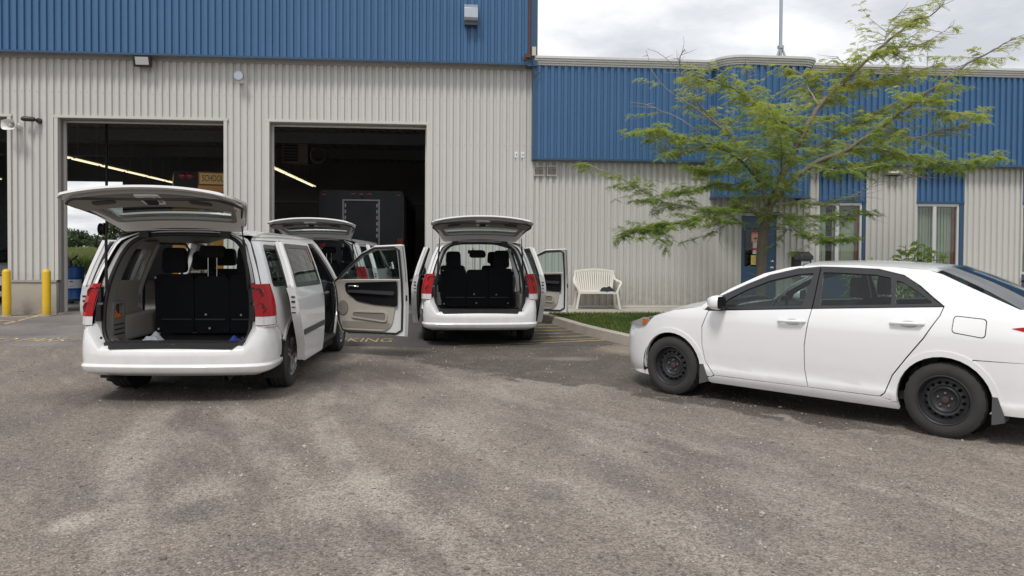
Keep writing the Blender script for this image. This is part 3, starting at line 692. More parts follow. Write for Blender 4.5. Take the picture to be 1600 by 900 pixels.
# wall vents
lv = mat('vent_beige', (.50, .47, .42), .45)
vi = 0
for vx, lab in ((2.19, 'square louvred vent nearest the garage corner under the blue fascia'), (2.50, 'square louvred vent second from the garage corner under the blue fascia'), (6.09, 'square louvred wall vent behind the tree branches left of the door')):
    t = empty('wall_vent', (vx, D-.035, 3.45), label=lab, cat='vent', group='square louvred wall vents')
    m_ = MB(); m_.box(-.125, -.10, -.05, .02, -.12, .12); m_.box(.10, .125, -.05, .02, -.12, .12); m_.box(-.10, .10, -.05, .02, .095, .12); m_.box(-.10, .10, -.05, .02, -.12, -.095); m_.build('vent_frame', lv, t)
    m_ = MB(); m_.box(-.10, .10, -.002, .015, -.095, .095); m_.build('backing', mat('vent_dark', (.07, .065, .06), .8), t)
    for k in range(5):
        m_ = MB(); z = -.075+k*.037; m_.obox((0, -.03, z), (.10, 0, 0), (0, .018, .012), (0, -.002, .003)); m_.build('louvre', lv, t)
t = empty('wall_pack_light', (11.10, D-.04, 3.58), label='beige wedge wall light between the two office windows', cat='wall light')
m_ = MB(); m_.prism([(0, -.10), (-.16, -.10), (-.20, -.06), (-.08, .10), (0, .10)], lambda u, v: (.20, u, v), lambda u, v: (-.20, u, v)); m_.build('housing', lv, t, bevel=.006)
m_ = MB(); m_.box(-.17, .17, -.15, -.02, -.118, -.101); m_.build('lens', dark_mat, t)
t = empty('mailbox', (8.73, D-.05, 1.15), label='black wall mailbox with a white notice right of the blue door', cat='mailbox')
m_ = MB(); m_.prism([(0, -.28), (-.20, -.28), (-.20, .20), (0, .26)], lambda u, v: (.215, u, v), lambda u, v: (-.215, u, v)); m_.build('box', black, t, bevel=.008)
m_ = MB(); m_.prism([(.0, .40), (-.245, .29), (-.25, .20), (-.235, .20), (-.225, .27), (0, .37)], lambda u, v: (.235, u, v), lambda u, v: (-.235, u, v)); m_.build('lid', mat('mailbox_lid', (.03, .03, .038), .35), t, bevel=.004)
m_ = MB(); m_.box(-.05, .165, -.2055, -.203, -.23, .17); m_.build('notice', poster_mat('notice_white', 'wht'), t)
m_ = MB(); m_.box(-.15, -.17, -.215, -.20, -.05, .03) if False else m_.box(-.085, -.07, -.215, -.2, -.06, -.02); m_.build('lock', chrome, t)
t = empty('antenna_mast', (8.86, 20.0, 5.8), label='grey tubular antenna mast on a tripod above the entrance canopy', cat='antenna')
m_ = MB(); m_.tube([(0, 0, 0), (0, 0, 1.1), (0, 0, 2.4), (0, 0, 4.5)], .045, 12); m_.build('mast', galv, t, 40)
for a in (200, 330, 90):
    m_ = MB(); m_.tube([(.42*cos(radians(a)), .42*sin(radians(a)), 0), (.03*cos(radians(a)), .03*sin(radians(a)), 1.22)], .028, 8); m_.build('leg', galv, t, 40)
m_ = MB(); m_.lathe([(.05, 1.17), (.085, 1.18), (.085, 1.25), (.05, 1.26)], (0, 0, 0), 'z', 14); m_.build('collar', galv, t, 40)
m_ = MB(); m_.tube([(13.0, 20, 5.8), (13.0, 20, 7.02)], .014, 6); o = m_.build('whip_antenna', galv); tag(o, 'thin whip antenna on the office roof far right of the mast', 'antenna')

# ================================================================ SIDEWALK, KERB, LAWN
part_o = MB().box(1.75, 21, 16.86, D+.03, .0, .15); struct(part_o.build('sidewalk', walk_mat, bevel=.01))
m_ = MB()
sw = bpy.data.objects['sidewalk']
for x in (4.12, 6.4, 8.7, 11.0, 13.3):
    m_ = MB(); m_.add([(x, 16.90, .1515), (x+.018, 16.90, .1515), (x-.20+.018, D-.06, .1515), (x-.20, D-.06, .1515)], [(0, 1, 2, 3)]); m_.build('joint', mat('joint_dark', (.12, .10, .085), .9), sw)
kp = [(2.02, 16.84), (2.16, 16.3), (2.30, 15.4), (2.45, 14.5), (2.67, 13.55), (2.96, 12.5), (3.22, 11.75), (3.62, 11.25), (4.3, 10.98), (6, 10.9), (9, 10.9), (14, 10.9), (20, 10.9)]
def offs(path, d):
    out = []
    for i, p in enumerate(path):
        a = Vector(path[max(i-1, 0)]); b = Vector(path[min(i+1, len(path)-1)]); t_ = (b-a).normalized(); out.append((p[0]-t_.y*d, p[1]+t_.x*d))
    return out
kin = offs(kp, .16); km = MB(); vs = []
for (a, b), (c_, d_) in zip(kp, kin):
    vs += [(a-.0, b, gz(a, b)-.06), (a+.012, b+.004, .14), (a+.03, b+.01, .153), (c_, d_, .153), (c_, d_, .02)]
km.add(vs, [(5*i+j, 5*i+5+j, 5*i+6+j, 5*i+1+j)[::-1] for i in range(len(kp)-1) for j in range(4)])
struct(km.build('kerb', mat('kerb_concrete', (.40, .36, .31), .9, var=.22, vscale=3, bump=.5, bscale=30), smooth=30))
lawn_poly = [(p[0], p[1]) for p in kin]+[(20, 16.85), (2.2, 16.85)]
m_ = MB(); tr = tessellate_polygon([[Vector((*p, 0)) for p in lawn_poly]]); m_.add([(p[0], p[1], .135) for p in lawn_poly], [t_ if (Vector(lawn_poly[t_[1]])-Vector(lawn_poly[t_[0]])).cross(Vector(lawn_poly[t_[2]])-Vector(lawn_poly[t_[0]])) > 0 else t_[::-1] for t_ in tr])
struct(m_.build('lawn_soil', mat('lawn_soil', (.045, .065, .02), .95, var=.3, vscale=4)))
# short grass blades and clover-like tufts over the visible part of the lawn
def inpoly(x, y, P_):
    c_ = False; j = len(P_)-1
    for i in range(len(P_)):
        if (P_[i][1] > y) != (P_[j][1] > y) and x < (P_[j][0]-P_[i][0])*(y-P_[i][1])/(P_[j][1]-P_[i][1])+P_[i][0]: c_ = not c_
        j = i
    return c_
def leaf_mat(name, c0, c1, scale=6, transl=.35):
    """leaf: varied green, some light passing through"""
    m, nt, b = _nt(name); g = NG(nt); N = nt.nodes
    P = N.new('ShaderNodeNewGeometry').outputs['Position']
    f = g.rng(g.math('ADD', g.math('MULTIPLY', g.noise(P, scale, 3), .6), g.math('MULTIPLY', g.noise(P, scale*6, 2), .4)), .36, .64)
    col = g.mix(f, c0, c1); nt.links.new(col, b.inputs['Base Color']); b.inputs['Roughness'].default_value = .5; b.inputs['Specular IOR Level'].default_value = .35
    tr_ = N.new('ShaderNodeBsdfTranslucent'); nt.links.new(g.mix(.5, col, (c1[0]*1.3, c1[1]*1.25, c1[2]*.6)), tr_.inputs[0])
    mx = N.new('ShaderNodeMixShader'); mx.inputs[0].default_value = transl; nt.links.new(b.outputs[0], mx.inputs[1]); nt.links.new(tr_.outputs[0], mx.inputs[2]); nt.links.new(mx.outputs[0], N['Material Output'].inputs[0])
    return m
rg_ = random.Random(3); vs = []; fs = []
for _ in range(88000):
    x = rg_.uniform(2.2, 14); y = rg_.uniform(10.95, 16.85)
    if not inpoly(x, y, lawn_poly): continue
    a = rg_.uniform(0, 2*pi); h_ = rg_.uniform(.03, .085); w_ = rg_.uniform(.006, .014); le = rg_.uniform(.0, .05); b_ = rg_.uniform(0, 2*pi)
    k = len(vs); c_, s_ = cos(a)*w_, sin(a)*w_; vs += [(x-c_, y-s_, .134), (x+c_, y+s_, .134), (x+le*cos(b_), y+le*sin(b_), .134+h_)]; fs.append((k, k+1, k+2))
m_ = MB(); m_.add(vs, fs); o = m_.build('grass', leaf_mat('grass_green', (.055, .10, .02), (.17, .22, .06), 3)); tag(o, 'short green grass on the island beside the white sedan', 'grass', kind='stuff')
# ================================================================ MINIVANS
DIRT = [.40]
def paint_mat(name, col):
    m, nt, b = _nt(name); g = NG(nt); P = nt.nodes.new('ShaderNodeTexCoord').outputs['Object']; Zc = g.xyz(P)[2]
    k = g.math('MULTIPLY', g.rng(Zc, .15, .75, 1, 0), g.rng(g.noise(P, 5, 7, .65), .38, .72))
    k2 = g.math('MULTIPLY', g.rng(g.noise(P, 2.2, 5, .6), .5, .8), .10)
    c = g.mix(g.math('MULTIPLY', k, DIRT[0]), g.mix(k2, col, tuple(v*.8 for v in col)), (.36, .32, .27))
    nt.links.new(c, b.inputs['Base Color']); b.inputs['Roughness'].default_value = .32; b.inputs['Coat Weight'].default_value = .85; b.inputs['Coat Roughness'].default_value = .05
    nt.links.new(g.rng(k, 0, 1, .30, .6), b.inputs['Roughness'])
    return m
WHITE = paint_mat('white_car_paint', (.80, .80, .79)); WHITE_IN = mat('white_jamb_paint', (.66, .66, .65), .4, var=.06, vscale=5)
RUB = mat('rubber_seal', (.012, .012, .013), .6); TYRE = mat('tyre_rubber', (.034, .032, .031), .85, var=.4, vscale=7, bump=.3, bscale=90)
TRIM_B = mat('beige_trim', (.41, .375, .325), .65, var=.06, vscale=8); TRIM_G = mat('grey_trim_panel', (.22, .21, .195), .6, var=.05, vscale=6)
DARKF = mat('dark_fabric', (.014, .015, .019), .85, var=.25, vscale=30, spec=.25); DARKP = mat('dark_gloss_trim', (.012, .012, .014), .22)
CARPET = mat('dark_carpet', (.016, .016, .018), .95, var=.3, vscale=40)
ALLOY = mat('alloy_silver', (.55, .55, .56), .28, metal=.85, var=.1); UNDER = mat('underbody_black', (.012, .012, .012), .9)
VGLASS = glass('vehicle_glass', (.62, .74, .70)); PRIV = glass('privacy_glass', (.17, .21, .20)); CLEAR = glass('windscreen_glass', (.82, .90, .87))
REDL = mat('red_lens', (.36, .003, .006), .26, spec=.22, coat=.15, var=.25, vscale=30); REDD = mat('red_lens_deep', (.17, .002, .004), .25, coat=.2); CLR = mat('clear_lens', (.62, .60, .58), .15, coat=.6, var=.2, vscale=60)
SIDEM = mat('grey_side_molding', (.055, .055, .058), .5)
AMB = mat('amber_lens', (.55, .13, .015), .25, coat=.5)
WT = [(.16, .85), (.24, .915), (.34, .947), (.50, .962), (.72, .970), (.92, .966), (1.03, .950), (1.10, .930), (1.30, .868), (1.50, .789), (1.585, .753), (1.63, .728), (1.70, .66)]
YR = [(.55, 0), (.66, .10), (.80, .115), (1.10, .155), (1.40, .25), (1.60, .35), (1.70, .42)]
def yr(z): return lerp_table(YR, z)
def WV(y, z):
    x = lerp_table(WT, z); r = .17; yy = y-yr(z) if z > .60 else y-.02
    if yy < r:
        k = min(1, (r-max(yy, 0))/r); x -= .82*r*(1-sqrt(max(0, 1-k*k)))
    if y > 4.15: x -= .40*((y-4.15)/1.0)**2.4
    return x
def SV(sg, off=0.0): return lambda y, z: (sg*(WV(y, z)+off), y, z)
ZW = .352; RA, FA = 1.03, 4.10; ARC = .415
def arch(c, a0, a1, r=ARC, n=16): return [(c+r*cos(radians(a0+(a1-a0)*k/n)), ZW+r*sin(radians(a0+(a1-a0)*k/n))) for k in range(n+1)]
SDP = [(1.60, .30), (2.555, .30), (2.555, 1.08), (2.52, 1.572), (1.28, 1.582), (1.19, 1.14), (1.235, .88), (1.40, .64), (1.52, .48)]
SDW = rpoly([(1.30, 1.15, .03), (2.47, 1.125, .03), (2.44, 1.515, .04), (1.37, 1.535, .05)], 4)
FDP = [(2.575, .30), (3.52, .30), (3.66, .36), (3.73, .50), (3.765, .97), (3.80, 1.05), (3.50, 1.275), (3.22, 1.465), (3.00, 1.555), (2.54, 1.572), (2.575, 1.08)]
FDW = rpoly([(2.655, 1.105, .02), (3.70, 1.085, .01), (3.44, 1.275, .05), (3.18, 1.44, .08), (2.98, 1.505, .05), (2.635, 1.522, .03)], 4)
QW = rpoly([(.40, 1.165, .06), (1.13, 1.15, .04), (1.19, 1.52, .05), (.55, 1.535, .08)], 5)
QP = [(.13, .765), (.46, .755), (.64, .62)]+[p for p in arch(RA, 147, -7)]+[(1.56, .30), (1.505, .48), (1.388, .63), (1.222, .875), (1.176, 1.14), (1.267, 1.585), (.375, 1.59), (.31, 1.46), (.235, 1.28), (.185, 1.12), (.155, .95)]
def wheel(name, parent, org, sg, R_, rim_r, width, rimfn, rx=0):
    """tyre with grooved tread, rim as a sub-part"""
    m_ = MB(); w = width/2; so_ = [(rim_r-.005, -w*.80), (rim_r+.02, -w*.96), ((R_+rim_r)/2, -w*1.04), (R_-.03, -w*.96), (R_-.006, -w*.80)]
    tread = []
    for a, b in ((-.80, -.50), (-.42, -.06), (.06, .42), (.50, .80)): tread += [(R_-.009, w*a), (R_, w*a+.004), (R_, w*b-.004), (R_-.009, w*b)]
    prof = so_+tread+[(r, -h) for r, h in so_[::-1]]
    n = 56; m_.lathe(prof, org, 'x', n)
    # lateral tread blocks: press every other segment of the shoulder ribs in
    k0 = len(so_)
    for i in range(k0, k0+len(tread)):
        for k in range(n):
            if k % 2 == (i//8) % 2 and (i-k0) in (0, 1, 2, 3, 12, 13, 14, 15):
                v = m_.v[i*n+k]; d = Vector((0, v[1]-org[1], v[2]-org[2])); d = d*(1-.007/d.length); m_.v[i*n+k] = (v[0], org[1]+d.y, org[2]+d.z)
    o = m_.build(name, TYRE, parent, 38)
    rimfn(o, org, sg, rim_r, w)
    return o
def alloy_rim(o, org, sg, r, w):
    """five split spokes"""
    m_ = MB(); X0 = org[0]+sg*w*.55
    m_.lathe([(r-.0, -w*.8), (r-.02, -w*.7), (r-.025, w*.62*1), (r-.002, w*.84), (r+.012, w*.86), (r+.012, w*.80)] if sg > 0 else [(r+.012, -w*.80), (r+.012, -w*.86), (r-.002, -w*.84), (r-.025, -w*.62), (r-.02, w*.7), (r, w*.8)], org, 'x', 40)
    for k in range(5):
        for s_ in (-.17, .17):
            a = 2*pi*k/5+.3; a1 = a+s_*.75; a0 = a+s_*1.6*.6
            p0 = Vector((X0+sg*.02, org[1]+.055*cos(a0), org[2]+.055*sin(a0))); p1 = Vector((X0+sg*.035, org[1]+(r-.02)*cos(a1), org[2]+(r-.02)*sin(a1)))
            m_.bar(p0, p1, .034, .03, (sg, 0, 0))
    m_.build('rim', ALLOY, o, 40)
    m_ = MB(); m_.lathe([(.07, X0-org[0]-sg*.01), (.068, X0-org[0]+sg*.03), (.03, X0-org[0]+sg*.04), (.001, X0-org[0]+sg*.042)], org, 'x', 20); m_.build('hub_cap', ALLOY, o, 40)
    m_ = MB(); m_.lathe([(r-.01, sg*w*.1), (.14, sg*w*.05), (.001, sg*w*.05)], org, 'x', 24); m_.build('brake_drum', UNDER, o, 40)
def bar_glyphs(n, w, h, seed):
    """marks of a window decal too small to read in the photograph: upright strokes of letter size"""
    r_ = random.Random(seed); q = []; x = 0
    for i in range(n):
        cw = w/n; k = r_.randint(0, 3)
        q.append((x, x+cw*.22, 0, h))
        if k in (0, 2): q.append((x+cw*.5, x+cw*.72, 0, h))
        if k in (1, 2): q.append((x+cw*.22, x+cw*.72, h*.42, h*.58))
        if k != 3: q.append((x+cw*.22, x+cw*.72, h*.82, h))
        x += cw
    return q
def make_van():
    V = empty('minivan')
    def up_(mb_): mb_.v = [(x, y, z+.055*max(0, min(1, (z-.9)/.7))) for x, y, z in mb_.v]; return mb_
    def P(name, mb_, m, parent=None, **kw): return up_(mb_).build(name, m, parent or V, **kw)
    for sg in (1, -1):
        S = SV(sg)
        # --- quarter panel with window
        q = P('quarter_panel', MB().panel(QP, S, .10, .03, sg, holes=[QW]), WHITE)
        g_ = P('quarter_window', MB().panel([(a, b) for a, b in QW], SV(sg, -.004), .12, 0, sg), PRIV)
        P('window_surround', MB().panel(rpoly([(.375, 1.145, .06), (1.15, 1.13, .04), (1.215, 1.545, .05), (.53, 1.56, .08)], 5), SV(sg, .003), .12, .006, sg, holes=[rpoly([(.425, 1.185, .06), (1.115, 1.17, .04), (1.17, 1.50, .05), (.57, 1.515, .08)], 5)]), DARKP, g_)
        if sg > 0:
            m_ = MB()
            for a, b, c, d in bar_glyphs(9, .26, .05, 4): m_.panel([(.50+a, 1.335+c), (.50+b, 1.335+c), (.50+b, 1.335+d), (.50+a, 1.335+d)], SV(sg, .0015), .2, 0, sg)
            m_.panel([(.66, 1.23), (.71, 1.23), (.71, 1.275), (.66, 1.275)], SV(sg, .0015), .2, 0, sg)
            cc = [(.50+.26*t_, 1.415+.03*sin(pi*t_)) for t_ in [k/8 for k in range(9)]]
            for dz in (0, .035, -.15): m_.panel([(a, b+dz) for a, b in cc]+[(a, b+dz+.005) for a, b in cc[::-1]], SV(sg, .0015), .2, 0, sg)
            P('window_decal', m_, mat('decal_white', (.30, .33, .32), .6), g_)
        # arch lip
        P('arch_lip', MB().panel(arch(RA, 150, -6)+arch(RA, -6, 150, ARC+.055), SV(sg, .012), .08, .025, sg), WHITE)
        P('arch_lip', MB().panel(arch(FA, 186, -2)+arch(FA, -2, 186, ARC+.05), SV(sg, .010), .08, .025, sg), WHITE)
        # rocker, cant rail, A pillar, B pillar, front fender
        P('rocker', MB().panel([(1.45, .17), (3.70, .17), (3.70, .29), (1.45, .29)], S, .2, .04, sg), WHITE)
        P('roof_rail_panel', MB().panel([(.385, 1.60), (1.49, 1.597), (3.02, 1.577), (3.26, 1.470), (3.52, 1.290), (3.84, 1.058), (4.02, 1.02), (3.60, 1.36), (3.34, 1.535), (3.14, 1.632), (.43, 1.635)], S, .12, .03, sg), WHITE)
        P('pillar', MB().panel([(2.535, .29), (2.60, .29), (2.60, 1.58), (2.50, 1.58)], SV(sg, -.05), .2, .08, sg, inner=True), WHITE_IN)
        P('pillar', MB().panel([(1.56, .29), (1.64, .29), (1.45, .66), (1.27, .9), (1.24, 1.14), (1.33, 1.585), (1.25, 1.585), (1.16, 1.14), (1.20, .87), (1.37, .62)], SV(sg, -.05), .2, .08, sg, inner=True), WHITE_IN)
        P('sill', MB().box(min(sg*.78, sg*.945), max(sg*.78, sg*.945), 1.48, 3.74, .27, .325), SIDEM)
        P('opening_seal', MB().tube([(sg*(WV(y, z)-.045), y, z) for y, z in [(2.52, .34), (2.52, .7), (2.52, 1.08), (2.49, 1.5), (2.3, 1.56), (1.4, 1.57), (1.31, 1.5), (1.24, 1.14), (1.28, .88), (1.45, .64), (1.62, .34)]], .016, 8), RUB)
        P('opening_seal', MB().tube([(sg*(WV(y, z)-.045), y, z) for y, z in [(2.63, .34), (2.63, .7), (2.62, 1.08), (2.60, 1.5), (2.70, 1.55), (3.0, 1.53), (3.25, 1.42), (3.72, 1.06), (3.70, .5), (3.5, .34)]], .014, 8), RUB)
        P('front_fender', MB().panel([(3.72, .30), (3.69, .31)]+arch(FA, 187, -4)+[(4.62, .36), (4.72, .62), (4.70, .86), (4.40, .955), (4.05, 1.012), (3.82, 1.045), (3.785, .97), (3.75, .5)], S, .1, .03, sg), WHITE)
        # inner trim of the cargo area and pillars
        P('cargo_trim', MB().panel([(.24, .58), (1.40, .58), (1.19, 1.12), (1.28, 1.58), (.44, 1.58), (.36, 1.40), (.27, 1.15)], SV(sg, -.13), .15, .03, -sg, holes=[rpoly([(.43, 1.185, .06), (1.11, 1.17, .04), (1.165, 1.50, .05), (.575, 1.51, .08)], 5)]), TRIM_B)
        for cw, xw in ((RA, .93), (FA, .90)): P('wheel_well', MB().grid(lambda a, x: (sg*x, cw+(ARC+.012)*cos(a), ZW+(ARC+.012)*sin(a)), [radians(-12+204*k/20) for k in range(21)], [.735, xw], sg).prism(circ((cw, ZW+.02), ARC, 20), lambda u, v: (sg*.735, u, v), lambda u, v: (sg*.725, u, v)), UNDER)
        P('wheel_house_trim', MB().box(*sorted((sg*.70, sg*.83)), .56, 1.50, .56, .84), TRIM_B, bevel=.03)
        # --- tail lamp wraps round the corner
        def TL(t, z, off=.012):
            y0 = yr(z)+.022
            if t < .6:
                k = t/.6; y = .29+(y0-.29)*k; x = WV(y, z); n = Vector((1, -.10-1.2*k**3, 0)).normalized()
            else:
                k = (t-.6)/.4; x = WV(y0, z)-k*.085; y = y0-.026*min(1, k/.2); n = Vector((.65*(1-min(1, k/.3)), -1, 0)).normalized()
            return (sg*(x+n.x*off), y+n.y*off, z)
        ts = [k/40 for k in range(41)]
        P('tail_lamp', MB().grid(lambda t, z: TL(t, z), ts, [.875+.305*k/8 for k in range(9)], -sg), REDL, smooth=50)
        tl = V.children[-1]
        P('reverse_lamp', MB().grid(lambda t, z: TL(t, z, .009), ts[4:], [.785, .81, .84, .872], -sg), CLR, tl, smooth=50)
        P('lamp_base', MB().grid(lambda t, z: TL(t, z, .009 if .775 < z < 1.183 else -.03), ts, [.768, .78, .87, .88, 1.17, 1.19], -sg), REDD, tl, smooth=50)
        for zc in (.955, 1.095):
            m_ = MB(); m_.lathe([(.054, .012), (.052, -.004), (.046, -.006), (.042, 0), (.024, .002), (.020, -.004), (.001, -.006)], TL(.74, zc, .006), 'y', 24); P('round_lamp', m_, REDD, tl, smooth=40)
        m_ = MB(); m_.box(*sorted((sg*.745, sg*.80)), .135, .20, .82, .98); m_.box(*sorted((sg*.745, sg*.80)), .145, .21, 1.0, 1.15); P('lamp_bracket', m_, DARKP, bevel=.006)
        # gas strut
        P('gas_strut', MB().tube([(sg*.715, .20, 1.13), (sg*.70, .16, 1.42), (sg*.685, .13, 1.60)], [.014, .014, .014], 8).tube([(sg*.685, .13, 1.60), (sg*.675, .115, 1.74)], .007, 8), RUB, smooth=40)
        # headlamp, mirror on the left only (the right mirror rides on its door)
        m_ = MB(); m_.panel([(4.62, .70), (4.98, .70), (4.90, .84), (4.72, .87)], SV(sg, .004), .05, .03, sg); P('headlamp', m_, CLR)
        wheel('wheel', V, (sg*.865, RA, ZW), sg, .352, .222, .225, alloy_rim); wheel('wheel', V, (sg*.865, FA, ZW), sg, .352, .222, .225, alloy_rim)
        P('mud_flap', MB().box(*sorted((sg*.76, sg*.96)), RA-.47, RA-.455, .17, .42), UNDER, bevel=.004)
        # ---------------- sliding door, run back along its track
        off = Vector((sg*.19, -.69, .01))
        T = Matrix.Translation(off)
        sd_o = P('sliding_door', MB().panel(SDP, S, .12, .035, sg, holes=[SDW]).xform(T), WHITE)
        P('door_glass', MB().panel(SDW, SV(sg, -.004), .15, 0, sg).xform(T), PRIV, sd_o)
        P('window_surround', MB().panel(rpoly([(1.265, 1.122, .03), (2.50, 1.10, .03), (2.47, 1.54, .04), (1.335, 1.56, .05)], 4), SV(sg, .003), .15, .006, sg, holes=[rpoly([(1.33, 1.17, .03), (2.445, 1.145, .03), (2.415, 1.50, .04), (1.40, 1.515, .05)], 4)]).xform(T), DARKP, sd_o)
        P('inner_shell', MB().panel([(1.61, .315), (2.545, .315), (2.545, 1.08), (2.51, 1.56), (1.292, 1.57), (1.202, 1.14), (1.247, .885), (1.41, .645), (1.53, .485)], SV(sg, -.075), .2, .04, -sg, holes=[SDW]).xform(T), WHITE_IN, sd_o)
        P('trim_panel', MB().panel(rpoly([(1.70, .40, .08), (2.45, .40, .08), (2.46, 1.10, .03), (1.34, 1.11, .03), (1.40, .80, .1)], 4), SV(sg, -.10), .2, .03, -sg).xform(T), TRIM_B, sd_o)
        ey = [(.30, 1.60), (.48, 1.52), (.64, 1.40), (.88, 1.235), (1.14, 1.19)]; EY = lambda z: lerp_table(ey, z)
        P('edge_panel', MB().panel([(.0, .31), (.085, .31), (.085, 1.12), (.0, 1.12)], lambda u, z: (sg*(WV(EY(z), z)-.004-u), EY(z)-.004, z), .08, 0, -1 if sg > 0 else 1).xform(T), WHITE_IN, sd_o)
        for zc, hh in ((1.02, .016), (.97, .020), (.92, .010), (.86, .014)): P('latch', MB().box(*sorted((sg*.885, sg*.925)), EY(zc)-.012, EY(zc)+.004, zc, zc+hh).xform(T), RUB, sd_o)
        P('door_seal', MB().tube([(sg*(WV(y, z)-.085), y, z) for y, z in [(1.63, .36), (1.54, .52), (1.42, .68), (1.265, .90), (1.225, 1.14), (1.30, 1.52), (1.37, 1.555), (2.44, 1.545), (2.50, 1.48), (2.52, 1.08), (2.52, .40), (2.46, .34), (1.68, .34)]], .017, 8, closed=True).xform(T), RUB, sd_o, smooth=50)
        P('side_molding', MB().panel(rpoly([(1.46, .605, .01), (2.53, .615, .01), (2.53, .675, .01), (1.43, .665, .01)], 2), SV(sg, .010), .2, .012, sg).xform(T), SIDEM, sd_o)
        m_ = MB(); m_.tube([(sg*.985, 2.40, 1.0), (sg*1.02, 2.41, 1.0), (sg*1.02, 2.53, 1.005), (sg*.985, 2.54, 1.005)], .014, 8); P('door_handle', m_.xform(T), SIDEM, sd_o, smooth=50)
        if sg > 0:
            P('sticker', MB().panel([(2.36, 1.36), (2.39, 1.36), (2.375, 1.50), (2.345, 1.50)], SV(sg, .003), .2, 0, sg).xform(T), mat('orange_sticker', (.62, .15, .06), .6), sd_o)
        # ---------------- front door
        hinge = Vector((sg*.955, 3.765, 0)); TH = Matrix.Translation(-hinge)
        fd = P('front_door', MB().panel(FDP, S, .12, .035, sg, holes=[FDW]).xform(TH), WHITE); fd.location = hinge
        def F(name, mb_, m, **kw): return up_(mb_.xform(TH)).build(name, m, fd, **kw)
        F('door_glass', MB().panel(FDW, SV(sg, -.006), .15, 0, sg), VGLASS)
        F('inner_shell', MB().panel([(2.585, .315), (3.52, .315), (3.65, .375), (3.72, .51), (3.755, .97), (3.79, 1.05), (3.49, 1.27), (3.21, 1.455), (2.99, 1.545), (2.55, 1.562), (2.585, 1.08)], SV(sg, -.075), .2, .04, -sg, holes=[FDW]), WHITE_IN)
        F('trim_panel', MB().panel(rpoly([(2.80, .375, .22), (3.63, .375, .10), (3.735, 1.085, .02), (2.685, 1.105, .02)], 7), SV(sg, -.098), .1, .028, -sg), TRIM_B)
        F('trim_recess', MB().panel(rpoly([(2.86, .405, .20), (3.60, .405, .10), (3.62, .50, .02), (2.80, .50, .03)], 7), SV(sg, -.102), .1, .01, -sg), mat('beige_trim_dark', (.24, .215, .18), .7))
        F('upper_insert', MB().panel(rpoly([(2.705, .735, .03), (3.08, .755, .1), (3.36, .80, .16), (3.55, .93, .06), (3.56, 1.05, .05), (2.695, 1.085, .02)], 6), SV(sg, -.112), .1, .02, -sg), DARKP)
        F('armrest', MB().panel(rpoly([(2.74, .90, .02), (3.50, .925, .02), (3.50, .955, .02), (2.74, .945, .02)], 3), SV(sg, -.145), .1, .05, -sg), mat('armrest_grey', (.05, .05, .056), .4))
        F('speaker_grille', MB().panel([(3.60+.085*cos(a), .70+.105*sin(a)) for a in [2*pi*k/24 for k in range(24)]], SV(sg, -.112), .08, .014, -sg), mat('grille_taupe', (.22, .20, .17), .8, bump=.6, bscale=300))
        F('pocket_rim', MB().panel(rpoly([(2.86, .50, .06), (3.46, .555, .06), (3.44, .655, .06), (2.86, .66, .07)], 6), SV(sg, -.118), .1, .02, -sg, holes=[rpoly([(2.885, .525, .05), (3.435, .575, .05), (3.42, .635, .05), (2.885, .638, .06)], 6)]), TRIM_B)
        F('pocket', MB().panel(rpoly([(2.885, .525, .05), (3.435, .575, .05), (3.42, .635, .05), (2.885, .638, .06)], 6), SV(sg, -.108), .1, 0, -sg), mat('pocket_shade', (.20, .18, .155), .75))
        F('pull_handle', MB().tube([(sg*.83, 3.32, 1.005), (sg*.80, 3.36, 1.01), (sg*.80, 3.45, 1.012), (sg*.82, 3.48, 1.008)], .011, 8), chrome, smooth=50)
        F('door_seal', MB().tube([(sg*(WV(y, z)-.088), y, z) for y, z in [(2.63, .40), (2.63, .75), (2.625, 1.08), (2.595, 1.50), (2.66, 1.54), (2.98, 1.525), (3.21, 1.435), (3.49, 1.25), (3.74, 1.06), (3.715, .95), (3.68, .52), (3.60, .37), (3.5, .345), (2.72, .345)]], .015, 8, closed=True), RUB, smooth=50)
        F('edge_panel', MB().panel([(.0, .31), (.085, .31), (.085, 1.08), (.0, 1.08)], lambda u, z: (sg*(WV(2.58, z)-.004-u), 2.577, z), .2, 0, -1 if sg > 0 else 1), WHITE_IN)
        F('latch', MB().box(*sorted((sg*.88, sg*.915)), 2.568, 2.58, .82, .90), RUB)
        F('side_molding', MB().panel(rpoly([(2.60, .615, .01), (3.70, .635, .01), (3.70, .685, .01), (2.60, .665, .01)], 2), SV(sg, .010), .2, .012, sg), SIDEM)
        F('door_handle', MB().tube([(sg*.985, 2.66, 1.0), (sg*1.02, 2.67, 1.0), (sg*1.02, 2.80, 1.005), (sg*.985, 2.81, 1.005)], .014, 8), SIDEM, smooth=50)
        mm = MB(); pr = []
        for yy, sx_, sz_ in ((0, .075, .055), (.03, .105, .085), (.09, .11, .09), (.13, .08, .065), (.15, .03, .03)):
            pr.append([(sg*(1.075)+sx_*math.copysign(abs(cos(a))**.7, cos(a)), 3.56+yy, 1.13+sz_*math.copysign(abs(sin(a))**.7, sin(a))) for a in [2*pi*j/20 for j in range(20)]])
        mm.add([p for r_ in pr for p in r_], [(i*20+j, i*20+(j+1) % 20, (i+1)*20+(j+1) % 20, (i+1)*20+j) for i in range(len(pr)-1) for j in range(20)]); mm.bar((sg*.93, 3.62, 1.08), (sg*1.06, 3.60, 1.10), .06, .04)
        F('door_mirror', mm, DARKP, smooth=50)
        F('mirror_glass', MB().panel(rpoly([(-.095, -.075, .04), (.095, -.075, .04), (.095, .075, .04), (-.095, .075, .04)], 4), lambda u, v: (sg*1.075+u, 3.565, 1.13+v), .1, 0, 1), mat('mirror', (.7, .7, .7), .03, metal=1))
